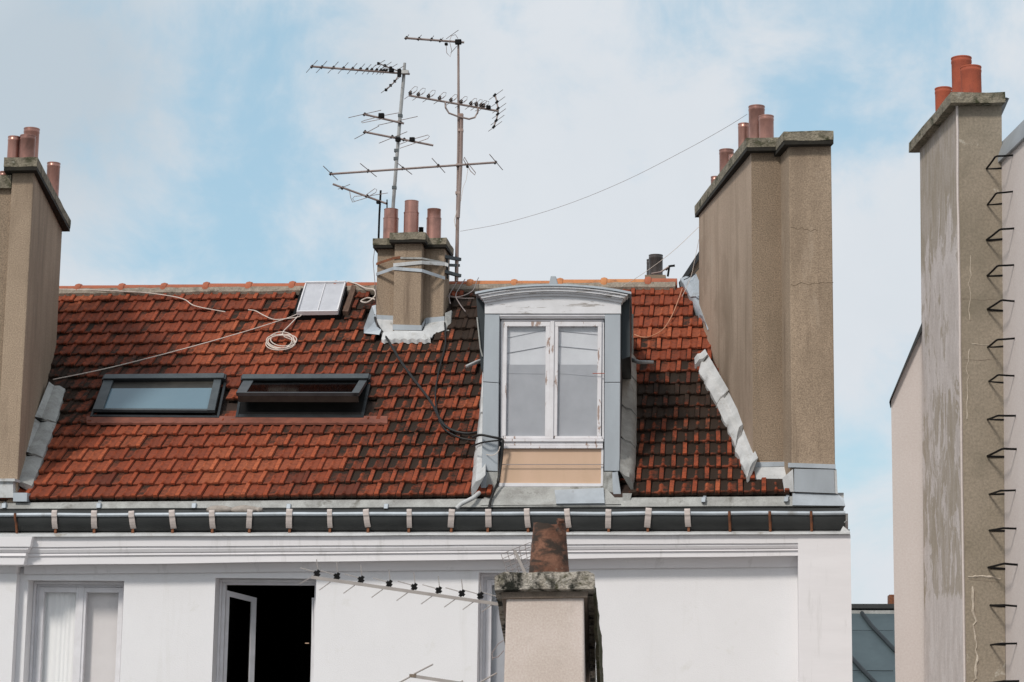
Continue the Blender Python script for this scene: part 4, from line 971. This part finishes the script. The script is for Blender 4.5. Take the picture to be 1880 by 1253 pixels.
# ------------------------------------------------------------------ mossy chimney in the foreground
FC = thing('foreground_chimney', 'rendered chimney with mossy slab and blackened clay pot in front of the facade', 'chimney')
YX = 12.6; w2 = hdir(1112)
def lean(x0, y0, x1, y1, Y): return at(x0, y0, Y), at(x1, y1, Y)
fl_, fr_ = at(930, 1088, YX), at(1072, 1088, YX); flb, frb = at(925, 1253, YX), at(1073, 1253, YX)
flb = ext(fl_, flb, 11); frb = ext(fr_, frb, 11)
m = MB(); dd = w2*2.6; drop = V((0, 0, -.62))
m.hexa([flb, frb, frb+dd, flb+dd], [fl_, fr_, fr_+dd+drop, fl_+dd+drop]); BS = m.build('stack', 'front_stack', FC, bevel=.012)
m = MB(); t_, b_ = at(1085, 1062, YX-.05), at(1085, 1090, YX-.05)
P1 = [at(909, 1084, YX-.07), at(1091, 1081, YX-.07), at(1092, 1055, YX-.07), at(1080, 1050, YX-.07), at(925, 1051, YX-.07), at(908, 1058, YX-.07)]
m.hexa(P1, [p+w2*2.7+V((.0, 0, -.64)) for p in P1])
o_ = m.build('cap', 'moss_cap', FC); rough(o_, .008, 9, 2, 3)
# brown underside moulding between stack and slab
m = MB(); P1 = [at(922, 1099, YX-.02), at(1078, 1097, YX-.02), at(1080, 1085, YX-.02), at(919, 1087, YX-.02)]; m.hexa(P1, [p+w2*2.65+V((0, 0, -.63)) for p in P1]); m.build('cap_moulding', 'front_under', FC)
m = MB(); P1 = [at(1089, 1100, YX+.03), at(1094, 1100, YX+.03), at(1094, 1080, YX+.03), at(1089, 1080, YX+.03)]; P2 = [at(1099, 1345, YX+1.4), at(1106, 1345, YX+1.4), at(1106, 1190, YX+1.4), at(1098, 1190, YX+1.4)]
m.hexa(P1, P2); P3 = [at(1098, 1620, YX+1.9), at(1108, 1620, YX+1.9), at(1108, 1240, YX+1.9), at(1098, 1240, YX+1.9)]; m.hexa(P2, P3)
rough(m.build('mossy_side_slab', 'moss_dark', FC), .010, 8, 2, 5)
# tapered old pot with a broken rim
b = at(1008, 1052, YX+.22); t = at(1010, 958, YX+.22); h = t.z-b.z; r0 = 37.5/FP*b.y; r1 = 29.5/FP*b.y
m = MB(); n = 40; rgs = []
def rimz(a): return h-(.03*math.exp(-((a-5.0)/.25)**2)+.012*noise.noise(V((cos(a)*2, sin(a)*2, 0))))
for k, tt in enumerate([0, .04, .2, .4, .6, .8, .93, 1.0]):
    rgs.append([b+V((cos(a)*lerp(r0, r1, tt)*(1+.012*noise.noise(V((cos(a)*2, sin(a)*2, tt*5)))), sin(a)*lerp(r0, r1, tt), -.01+rimz(a)*tt)) for a in [2*pi*i/n for i in range(n)]])
rgs.append([b+V((cos(a)*r1*.82, sin(a)*r1*.82, -.012+rimz(a))) for a in [2*pi*i/n for i in range(n)]]); rgs.append([b+V((cos(a)*r1*.8, sin(a)*r1*.8, h*.4)) for a in [2*pi*i/n for i in range(n)]])
m.loft(rgs, close=True, caps=True); m.build('chimney_pot', 'pot_old', FC, smooth=True)
m = MB(); m.tube([at(1020, 965, YX+.10), at(1024, 974, YX+.09), at(1031, 982, YX+.09)], .013, 6); m.tube([at(1024, 957, YX+.11), at(1034, 956, YX+.13)], .018, 6); m.build('pot_shard', 'pot_old', FC, smooth=True)

# ------------------------------------------------------------------ antennas
def hl(p1, p2, Yc):
    """horizontal rod whose ends are seen at p1 and p2 and whose middle is about Yc away"""
    c = at((p1[0]+p2[0])/2, (p1[1]+p2[1])/2, Yc); out = []
    for p in (p1, p2):
        d = ray(*p); t = (c.z-CZ)/d.z; out.append(CAM+d*t)
    return out
Z4 = lambda X, Y, ox=550, oy=40, s=4.178: (ox+X/s, oy+Y/s)
def antenna(parent, name, boom, Y, els, mat='ant_alu', r=.013, er=.0042, boxes=(), loops=(), flat=False, clamps=(), elmat=None, lab=None):
    m = MB(); A, B_ = [at(*p, Y) for p in boom]; m.tube([A, B_], r, 6); bo = m.build(name, mat, parent, lab)
    for (p1, p2) in els:
        if flat: e0, e1_ = at(*p1, Y), at(*p2, Y)
        else: e0, e1_ = hl(p1, p2, Y)
        q = MB().tube([e0, e1_], er, 5); q.build('element', elmat or mat, bo)
    for (x, y, s) in boxes:
        q = MB(); q.box(at(x, y, Y)+V((0, -.01, 0)), s/190, .045, s*.8/190); q.build('junction_box', 'black', bo, bevel=.008)
    for L_ in loops:
        q = MB().tube([at(*p, Y-.02) for p in L_], er, 5); q.build('dipole', elmat or mat, bo, smooth=True)
    if clamps:
        q = MB()
        for (x, y) in clamps: q.bar(at(x-2.2, y+2.4, Y), at(x+2.2, y-2.6, Y), .020, .024)
        q.build('insulator', 'black', bo)
    return bo
YM = YW_+.2
# mast A (leaning, three aerials)
MA = thing('antenna_mast', 'grey leaning aerial mast carrying three antennas, left of the two tall masts', 'antenna')
m = MB(); pA = [at(718, 450, YM+.25), at(722, 375, YM+.25), at(727, 310, YM+.25), at(735, 210, YM+.25), at(740.5, 150, YM+.25), at(743, 116, YM+.25)]
m.tube(pA, [.021, .021, .021, .021, .021, .017], 8); m.build('mast', 'mast_grey', MA, smooth=True)
m = MB()
for x, y in [(735, 213), (730, 254), (728, 277), (727, 292), (724, 345), (743, 132)]: MB().box(at(x, y, YM+.25), .05, .05, .035).build('clamp', 'frame_grey', MA)
YA1 = YM+.2
xs1 = [95, 170, 258, 335, 405, 465, 515, 552, 590, 622, 645, 665]
el = []; cla = []
for i, x in enumerate(xs1):
    yb = 345+(x-95)*.052; k = 1-.35*i/11; el.append((Z4(x-44*k, yb+46*k), Z4(x+42*k, yb-48*k))); cla.append(Z4(x, yb+1))
el += [(Z4(570, 345), Z4(655, 297)), (Z4(615, 372), Z4(705, 310)), (Z4(660, 380), Z4(750, 325)), (Z4(625, 548), Z4(700, 492)), (Z4(665, 515), Z4(740, 458)), (Z4(705, 480), Z4(770, 425)), (Z4(760, 365), Z4(800, 340))]
b_ = antenna(MA, 'yagi_antenna', [Z4(85, 344), Z4(845, 402)], YA1, el, clamps=cla, boxes=[(719, 130, 11)], er=.0036)
for p in ([(605, 320), (700, 360), (775, 385)], [(775, 385), (730, 460), (662, 526)]):
    q = MB().tube([at(*Z4(*k), YA1) for k in p], .008, 5); q.build('reflector_arm', 'ant_alu', b_)
for k in [(605, 322), (655, 338), (700, 355), (730, 458), (698, 490), (663, 524)]: MB().box(at(*Z4(*k), YA1), .028, .028, .028).build('insulator', 'black', b_)
MB().box(at(*Z4(810, 390), YM+.2), .08, .06, .04).build('clamp', 'mast_grey', MA); MB().box(at(*Z4(765, 395), YM+.2), .04, .05, .09).build('clamp', 'black', MA)
antenna(MA, 'dipole_antenna', [Z4(490, 710), Z4(800, 782)], YA1, [(Z4(375, 738), Z4(625, 680)), (Z4(600, 796), Z4(905, 728))], boxes=[(700.5, 213, 13)], clamps=[Z4(498, 712), Z4(775, 778)],
        loops=[[Z4(640, 745), Z4(480, 777), Z4(472, 770), Z4(500, 758), Z4(640, 722), Z4(762, 700)]])
antenna(MA, 'dipole_antenna', [Z4(495, 846), Z4(1025, 950)], YA1, [(Z4(422, 900), Z4(608, 802)), (Z4(610, 933), Z4(825, 845))], boxes=[(757, 257, 12), (731, 257, 12)], clamps=[Z4(500, 847), Z4(708, 884), Z4(800, 905)],
        loops=[[Z4(768, 942), Z4(860, 905), Z4(985, 870), Z4(996, 880), Z4(985, 897), Z4(870, 938), Z4(768, 972)]])
# mast B (straight, three aerials, strapped to the chimney)
MBt = thing('antenna_mast', 'tallest brown aerial mast with three antennas, strapped to the small chimney', 'antenna')
m = MB(); m.tube([at(838, 517, YM), at(841, 350, YM), at(842, 250, YM), at(841.5, 75, YM)], [.022, .020, .016, .013], 8)
m.tube([at(841, 400, YM-.03), at(846, 300, YM-.03), at(847.5, 210, YM-.03)], .021, 8); MBm = m.build('mast', 'mast_steel', MBt, smooth=True)
m = MB(); 
for x, y in [(842, 304), (846, 212), (846, 240), (841, 355)]: MB().box(at(x, y, YM-.02), .055, .06, .03).build('clamp', 'mast_steel', MBt)
antenna(MBt, 'yagi_antenna', [Z4(808, 126), Z4(1262, 160)], YM-.03, [(Z4(812, 138), Z4(838, 100)), (Z4(902, 142), Z4(936, 103)), (Z4(1003, 146), Z4(1030, 108)), (Z4(1072, 160), Z4(1102, 122)), (Z4(1125, 132), Z4(1218, 66)), (Z4(1160, 240), Z4(1205, 190))],
        boxes=[(841.5, 78, 14), (819.5, 82, 7)], clamps=[Z4(818, 126), Z4(914, 133), Z4(1010, 138), Z4(1080, 146)], er=.0036,
        loops=[[Z4(1125, 185), Z4(1128, 240), Z4(1155, 270), Z4(1168, 225), Z4(1150, 150), Z4(1165, 110), Z4(1195, 100), Z4(1215, 130)]])
xs2 = [850, 912, 990, 1075, 1162, 1240, 1315, 1358, 1392, 1412]; el = []; cla = []; lp = []
for i, x in enumerate(xs2):
    yb = 562+(x-850)*.172; el.append((Z4(x-46, yb+32), Z4(x+38, yb-26))); cla.append(Z4(x, yb-4)); cla.append(Z4(x-2, yb-18)); k = 1-.25*i/9
    lp.append([Z4(x-4, yb-10), Z4(x+12*k, yb-45*k), Z4(x+34*k, yb-64*k), Z4(x+54*k, yb-60*k), Z4(x+50*k, yb-36*k), Z4(x+24*k, yb-10*k)])
for (x, y) in [(1497, 565), (1514, 618), (1522, 668), (1520, 710), (1508, 760), (1490, 808)]: el.append((Z4(x-42, y+34), Z4(x+62, y-42))); cla.append(Z4(x, y))
b_ = antenna(MBt, 'yagi_antenna', [Z4(840, 567), Z4(1525, 687)], YM-.05, el, clamps=cla, boxes=[(897, 198, 10)], loops=lp, er=.0033)
for p in ([(1497, 555), (1514, 618), (1524, 680), (1512, 745), (1488, 812)],): q = MB().tube([at(*Z4(*k), YM-.05) for k in p], .009, 6); q.build('reflector_arm', 'ant_alu', b_)
q = MB().tube([at(*Z4(*k), YM-.06) for k in [(1118, 618), (1120, 660), (1145, 702), (1215, 728), (1300, 748), (1345, 735), (1365, 700), (1370, 660)]], .011, 6); q.build('support_arm', 'ant_alu', b_, smooth=True)
antenna(MBt, 'dipole_antenna', [Z4(230, 1170), Z4(1512, 1080)], YM-.05, [(Z4(182, 1108), Z4(292, 1215)), (Z4(465, 1088), Z4(590, 1190)), (Z4(750, 1085), Z4(862, 1172)), (Z4(1015, 1048), Z4(1115, 1158)), (Z4(1457, 1018), Z4(1558, 1138))], er=.0048,
        boxes=[(858.5, 307, 6)], clamps=[Z4(240, 1168), Z4(525, 1147), Z4(790, 1127), Z4(1062, 1107), Z4(1502, 1082)],
        loops=[[Z4(1286, 1110), Z4(1258, 1060), Z4(1264, 1040), Z4(1290, 1085), Z4(1350, 1160), Z4(1345, 1178), Z4(1310, 1145), Z4(1292, 1110)]])
# straps round the chimney
def strap(pts, hw, mat):
    m = MB(); rg_ = []
    for (x, y, Y) in pts:
        c = at(x, y, Y); rg_.append([c+V((0, 0, hw)), c-V((0, 0, hw)), c+V((0, .006, -hw)), c+V((0, .006, hw))])
    m.loft(rg_, close=True, caps=True); return m.build('strap', mat, MBt)
strap([(690.5, 485, YW_-.012), (722, 474.5, YC-.012), (735, 472.5, YC-.012)], .014, 'rust'); strap([(735, 474, YC-.014), (774.5, 474.5, YC-.014), (817, 483, YW_-.014)], .010, 'zinc_old')
strap([(722, 487, YC-.014), (774.5, 482, YC-.014), (817, 485, YW_-.014), (823, 487, YW_-.014)], .020, 'lead_white'); strap([(690.5, 504, YW_-.012), (722.5, 493, YC-.012), (774.5, 497, YC-.012), (817, 511, YW_-.012)], .018, 'zinc')
m = MB()
for a_, b2 in (((812, 471), (845, 477)), ((812, 498), (845, 507))): m.bar(at(*a_, YW_+.03), at(*b2, YM+.02), .04, .035)
for a_, b2 in (((822, 487), (843, 488)), ((820, 470), (821, 512))): m.bar(at(*a_, YW_+.1), at(*b2, YM+.02), .03, .03)
m.build('bracket', 'frame_grey', MBt)
m = MB(); m.tube([at(*p, YM-.04) for p in [(837, 420), (834, 405), (841, 380), (844, 365), (838, 355)]], .004, 5); m.tube([at(*p, YM-.04) for p in [(859, 310), (856, 330), (850, 345), (846, 370)]], .0025, 5); m.build('lead', 'cable_white', MBt)
# mast C
MC = thing('antenna_mast', 'short black pole with a small dipole antenna left of the chimney pots', 'antenna')
m = MB().tube([at(695, 440, YM), at(696.5, 395, YM), at(699, 350, YM)], .012, 6); m.build('mast', 'black', MC)
Z5 = lambda X, Y: (580+X/3.684, 320+Y/3.684)
b_ = antenna(MC, 'dipole_antenna', [Z5(115, 68), Z5(478, 200)], YM-.02, [(Z5(150, 102), Z5(230, 70)), (Z5(345, 150), Z5(485, 128))], boxes=[(695, 372, 9), (710.5, 374, 4)], clamps=[Z5(345, 150), Z5(180, 95)], er=.004,
        loops=[[Z5(345, 145), Z5(260, 150), Z5(248, 168), Z5(262, 185), Z5(330, 165), Z5(405, 125), Z5(412, 105), Z5(398, 98), Z5(340, 140)], [Z5(228, 115), Z5(235, 160), Z5(248, 190), Z5(262, 186)]])
q = MB(); q.tube([at(710.5, 367, YM), at(710.5, 383, YM)], .008, 5); q.build('end_bar', 'black', b_)
# tiny aerial by the rear pots
MD = thing('aerial_stub', 'small black stub aerial on the ridge beside the rear metal pots', 'antenna')
m = MB(); m.tube([at(1226, 508, 23.9), at(1229, 488, 23.9)], .012, 6); m.tube([at(1222, 496, 23.9), at(1230, 489, 23.9), at(1239, 488, 23.9)], .014, 6); m.build('stub', 'black', MD)
m = MB(); m.tube([at(1196, 503, 23.8), at(1213, 500, 23.8), at(1228, 490, 23.8)], .010, 6); m.build('arm', 'ant_alu', MD)
# foreground antennas
Z6 = lambda X, Y: (350+X/3.36, 880+Y/3.36)
FA = thing('yagi_antenna', 'long pale yagi antenna pointing left in front of the white wall, beside the mossy chimney', 'antenna')
YQ = 12.9; m = MB().bar(at(*Z6(745, 605), YQ), at(918, 1110, YQ), .020, .020); bo = m.build('boom', 'ant_front', FA)
for x, y in [(780, 600), (903, 617), (1052, 637), (1226, 662), (1380, 682), (1531, 703), (1674, 722), (1788, 737)]+[(1905, 752)]:
    for p1, p2 in (((x+5, y-28), (x-3, y-105)), ((x-4, y-25), (x-102, y-52)), ((x-40, y+18 if x > 800 else y+8), (x-110, y+68 if x > 800 else y+48))):
        q = MB().tube([at(*Z6(*p1), YQ), at(*Z6(*p2), YQ)], .0030, 5); q.build('element', 'ant_front', FA)
    q = MB(); q.bar(at(*Z6(x-14, y+2), YQ), at(*Z6(x+13, y-38), YQ), .009, .02); q.bar(at(*Z6(x+15, y-4), YQ-.004), at(*Z6(x-17, y-29), YQ-.004), .009, .02); q.bar(at(*Z6(x+1, y+1), YQ+.004), at(*Z6(x+4, y-32), YQ+.004), .010, .02); q.build('insulator', 'black', FA)
q = MB(); q.bar(at(918, 1110, YQ), at(940, 1116, YQ), .03, .03); q.build('wall_clamp', 'ant_front', FA)
FB = thing('yagi_antenna', 'tip of a second pale antenna at the bottom edge below the long one', 'antenna')
m = MB().bar(at(754, 1241, YQ), at(905, 1264, YQ), .020, .020); m.build('boom', 'ant_front', FB)
for p1, p2 in (((715, 1263), (753, 1243)), ((760, 1238), (795, 1220)), ((866, 1262), (912, 1236)), ((810, 1275), (850, 1250))):
    q = MB().tube([at(*p1, YQ), at(*p2, YQ)], .005, 5); q.build('element', 'ant_front', FB)
q = MB(); q.box(at(758, 1241, YQ), .04, .03, .02); q.build('insulator', 'front_under', FB)
m = MB().tube([at(*p, YQ) for p in [(905, 1212), (903, 1200), (915, 1182), (925, 1176)]], .003, 5); m.tube([at(*p, YQ) for p in [(903, 1209), (915, 1206), (925, 1195)]], .003, 5); m.build('wire_loop', 'wire_grey', FB)
GA = thing('grid_antenna', 'faint wire grid antenna behind the blackened pot of the mossy chimney', 'antenna')
m = MB()
for k in range(6):
    m.tube([at(920+k*2.8, 1018+k*8, 14.2), at(974+k*1.4, 996+k*8, 14.2)], .0022, 4)
for k in range(6): m.tube([at(920+k*11, 1018-k*4.4, 14.2), at(934+k*9, 1058-k*4.4, 14.2)], .0022, 4)
m.build('grid', 'wire_grey', GA)
m = MB(); m.bar(at(945, 1011, 14.15), at(964, 1052, 14.15), .027, .02); m.build('arm', 'ant_front', GA)

# ------------------------------------------------------------------ cables
def smoothp(P, n=6):
    out = []
    for i in range(len(P)-1):
        p0 = V(P[max(i-1, 0)]); p1 = V(P[i]); p2 = V(P[i+1]); p3 = V(P[min(i+2, len(P)-1)])
        for k in range(n):
            t = k/n; out.append(.5*((2*p1)+(p2-p0)*t+(2*p0-5*p1+4*p2-p3)*t*t+(3*p1-p0-3*p2+p3)*t**3))
    out.append(V(P[-1])); return out
def rcable(P, r, mat, label, h=.07, name='cable', hs=None):
    pts = [RP(x, y, (hs[i] if hs else h)) for i, (x, y) in enumerate(P)]
    return tag(MB().tube(smoothp(pts), r, 6).build(name, mat, smooth=True), label, 'cable')
rcable([(108, 541), (180, 543), (260, 547), (310, 553), (340, 560), (360, 572), (415, 583)], .006, 'cable_white', 'thin white cable sagging along the top tile rows, left of the hatch')
rcable([(457, 579), (470, 581), (485, 589), (505, 597), (530, 595), (550, 592), (556, 586)], .006, 'cable_white', 'short white cable running from the tiles up to the roof hatch')
rcable([(100, 712), (200, 688), (330, 655), (440, 624), (512, 600), (540, 590), (556, 583)], .006, 'cable_white', 'long straight white cable slanting across the tiles from left chimney to hatch', hs=[.1, .08, .08, .08, .07, .07, .08])
cc = []
for t in range(0, 181):
    a = t/180*2*pi*5.2; k = 1+.10*sin(a*.37+1); cc.append((517+cos(a)*25*k*(1-.12*sin(t*.03))+2*sin(t*.05), 638+sin(a)*13*k-3*sin(t*.04)))
X0c = [RP(x, y, .075+.008*sin(i*.3)) for i, (x, y) in enumerate(cc)]
tl = smoothp([RP(x, y, .075) for x, y in [(548, 592), (533, 608), (520, 622), (524, 630)]], 5)
tag(MB().tube(tl+X0c, .006, 6).build('cable_coil', 'cable_white', smooth=True), 'coil of white cable lying on the tiles below the roof hatch', 'cable')
rcable([(640, 530), (655, 534), (672, 542), (688, 545), (690, 556), (676, 568), (664, 566), (676, 560), (690, 563)], .0085, 'cable_white', 'loose loop of white cable between roof hatch and small chimney', h=.09)
rcable([(688, 585), (694, 606), (712, 632), (745, 685), (790, 745), (812, 785), (832, 800), (860, 806), (885, 800)], .014, 'cable_black', 'thick black cable slanting down the tiles from chimney to dormer', h=.06)
rcable([(817, 600), (818, 640), (806, 690), (800, 740), (812, 790), (845, 812), (878, 817)], .009, 'cable_black', 'second thinner black cable looping down the tiles right of the thick one', h=.05)
def acable(P, r, mat, label, name='cable'):
    return tag(MB().tube(smoothp([at(x, y, Y) for x, y, Y in P]), r, 6).build(name, mat, smooth=True), label, 'cable')
acable([(868, 804, 20.2), (882, 799, 20.05), (905, 803, 20.02), (921, 807, 20.05), (923, 815, 20.05), (920, 850, 20.08), (914, 885, 20.06), (902, 915, 19.95), (897, 938, 19.83)], .013, 'cable_black', 'black cable bundle running round the dormer post and down past the sill')
acable([(866, 820, 20.3), (885, 813, 20.05), (905, 810, 20.03), (920, 809, 20.05)], .009, 'cable_black', 'short black cable reaching the left dormer post just below the bundle')
acable([(893, 835, 20.1), (905, 836, 20.03), (914, 830, 20.03), (918, 820, 20.05)], .004, 'cable_white', 'thin white wire curling over the left dormer post')
acable([(845, 425, 22.9), (930, 409, 22.8), (1040, 376, 22.6), (1150, 331, 22.3), (1260, 275, 22.0), (1330, 236, 21.3), (1372, 210, 20.9)], .0022, 'wire_grey', 'thin wire in the sky from the brown mast to the right chimney pots', 'wire')
acable([(1140, 527, 20.5), (1180, 503, 21.6), (1235, 462, 22.3), (1284, 416, 22.6)], .0025, 'cable_white', 'thin pale wire from the dormer top up to the right chimney', 'wire')
acable([(1283, 440, 22.9), (1275, 480, 23.0), (1268, 510, 23.0), (1252, 545, 22.9)], .0025, 'cable_white', 'faint pale wire hanging down the left side of the right chimney', 'wire')
rcable([(1290, 508), (1272, 528), (1256, 537)], .005, 'cable_black', 'short dark wire crossing the zinc flashing at the top right of the roof', h=.16)
rcable([(1253, 540), (1246, 560), (1234, 590), (1218, 615), (1196, 628), (1180, 630), (1165, 625)], .006, 'cable_orange', 'thin orange wire curving over the tiles right of the dormer', h=.07)
for P, r, lab in (([(856, 590), (845, 575), (838, 560), (845, 545), (855, 530)], .006, 'thin grey wire tangle on the ridge tiles beside the small chimney'), ([(822, 562), (850, 565), (872, 565)], .004, 'straight grey wire stretched from small chimney to the dormer side'),
                  ([(822, 560), (845, 562), (868, 552), (876, 535), (880, 527)], .005, 'pale wire bowing up to the dormer lid'), ([(828, 575), (826, 560), (834, 545), (840, 535)], .006, 'grey wire looped at the right foot of the small chimney')):
    rcable(P, r, 'wire_grey', lab, h=.12)
m = MB(); m.tube([at(690, 440, YW_-.02), at(685, 480, YW_-.05), at(690, 540, YW_-.02), at(692, 600, YC-.1)], .004, 5)
tag(m.build('cable', 'wire_grey', smooth=True), 'thin wire hanging down the left side of the small chimney', 'cable')

# ------------------------------------------------------------------ world: daylight sky with broken cloud
w_ = bpy.data.worlds.new('World'); scene.world = w_; w_.use_nodes = True; n = w_.node_tree
bg = n.nodes['Background']; bg.inputs[1].default_value = SKYS = .12
sky = N(n, 'ShaderNodeTexSky', sky_type='NISHITA'); sky.sun_disc = False
SUN_EL, SUN_AZ = radians(40), radians(206)      # behind the viewer, to the left
sky.sun_elevation = SUN_EL; sky.sun_rotation = SUN_AZ; sky.air_density = 1.0; sky.dust_density = 1.5
tc = N(n, 'ShaderNodeTexCoord'); nrm = N(n, 'ShaderNodeVectorMath', operation='NORMALIZE'); n.links.new(tc.outputs['Generated'], nrm.inputs[0])
def wn(scale, detail, rough, off, st=(1, 1, 1)):
    mp = N(n, 'ShaderNodeMapping'); mp.inputs['Location'].default_value = off; mp.inputs['Scale'].default_value = st; n.links.new(nrm.outputs[0], mp.inputs[0])
    o = N(n, 'ShaderNodeTexNoise'); o.inputs['Scale'].default_value = scale; o.inputs['Detail'].default_value = detail; o.inputs['Roughness'].default_value = rough; o.inputs['Distortion'].default_value = .3
    n.links.new(mp.outputs[0], o.inputs['Vector']); return o.outputs['Fac']
def mth(op, a, b):
    o = N(n, 'ShaderNodeMath', operation=op)
    for i, x in enumerate((a, b)):
        if isinstance(x, (int, float)): o.inputs[i].default_value = x
        else: n.links.new(x, o.inputs[i])
    return o.outputs[0]
def hole(px, py, rad, amt):             # a clearing or a thicker bank of cloud lying in one direction
    d = ray(px, py).normalized(); v = N(n, 'ShaderNodeVectorMath', operation='DISTANCE'); n.links.new(nrm.outputs[0], v.inputs[0]); v.inputs[1].default_value = d
    mr = N(n, 'ShaderNodeMapRange', interpolation_type='SMOOTHSTEP'); mr.inputs['From Min'].default_value = 0; mr.inputs['From Max'].default_value = rad/FP; mr.inputs['To Min'].default_value = amt; mr.inputs['To Max'].default_value = 0
    n.links.new(v.outputs['Value'], mr.inputs[0]); return mr.outputs[0]
c = mth('ADD', -.11, mth('ADD', mth('MULTIPLY', wn(14, 7, .6, (3.1, 0, 1)), 1.15), mth('MULTIPLY', wn(5, 3, .5, (1, 2, 5)), .35)))
for a_ in [(340, 260, 480, -.20), (430, 60, 300, -.10), (460, 430, 260, -.16), (250, 440, 200, -.04), (1500, 40, 520, -.13), (1250, 120, 300, -.05), (1600, 850, 220, -.20), (1600, 1060, 120, -.06), (60, 200, 330, .25), (1050, 400, 480, .16), (1300, 350, 380, .10), (1600, 500, 260, .12), (740, 60, 250, .06)]:
    c = mth('ADD', c, hole(*a_))
cr = N(n, 'ShaderNodeValToRGB'); cr.color_ramp.elements[0].position = .30; cr.color_ramp.elements[1].position = .72; cr.color_ramp.elements[0].color = (.0, .0, .0, 1); cr.color_ramp.interpolation = 'EASE'; n.links.new(c, cr.inputs[0])
# cloud brightness: greyer bank to the left, white on the right
gr = mth('ADD', mth('ADD', .5, hole(90, 130, 460, -.75)), mth('ADD', hole(680, 110, 260, -.22), mth('MULTIPLY', wn(9, 5, .6, (7, 7, 2)), .35)))
cc_ = N(n, 'ShaderNodeMix', data_type='RGBA'); n.links.new(gr, cc_.inputs[0]); cc_.inputs[6].default_value = (4.3, 5.0, 5.6, 1); cc_.inputs[7].default_value = (6.75, 6.95, 7.25, 1)
# clear sky: nishita tinted by the thin haze
mx0 = N(n, 'ShaderNodeMix', data_type='RGBA'); mx0.inputs[0].default_value = .62; n.links.new(sky.outputs[0], mx0.inputs[6]); mx0.inputs[7].default_value = (3.95, 6.0, 7.1, 1)
mx = N(n, 'ShaderNodeMix', data_type='RGBA'); n.links.new(cr.outputs[0], mx.inputs[0]); n.links.new(mx0.outputs[2], mx.inputs[6]); n.links.new(cc_.outputs[2], mx.inputs[7])
n.links.new(mx.outputs[2], bg.inputs[0])

sl = bpy.data.lights.new('Sun', 'SUN'); sl.energy = 2.2; sl.angle = radians(9); sl.color = (1, .95, .88)
so_ = bpy.data.objects.new('Sun', sl); COL.objects.link(so_)
# nishita azimuth: rotation measured from +Y towards +X
sd = V((sin(SUN_AZ)*cos(SUN_EL), cos(SUN_AZ)*cos(SUN_EL), sin(SUN_EL)))
so_.rotation_euler = sd.to_track_quat('Z', 'Y').to_euler()

# ------------------------------------------------------------------ camera
cd = bpy.data.cameras.new('Camera'); co = bpy.data.objects.new('Camera', cd); COL.objects.link(co)
from mathutils import Matrix
mt = Matrix(((_r.x, _u.x, -_f.x, 0), (_r.y, _u.y, -_f.y, 0), (_r.z, _u.z, -_f.z, CZ), (0, 0, 0, 1))); co.matrix_world = mt
cd.sensor_width = 36; cd.lens = FP/1880*36; cd.clip_end = 3000; cd.clip_start = .5
cd.dof.use_dof = True; cd.dof.focus_distance = 20.5; cd.dof.aperture_fstop = 8
scene.camera = co
scene.view_settings.view_transform = 'Standard'; scene.view_settings.look = 'None'; scene.view_settings.exposure = 0; scene.view_settings.gamma = 1
scene.render.resolution_x = 1024; scene.render.resolution_y = 682
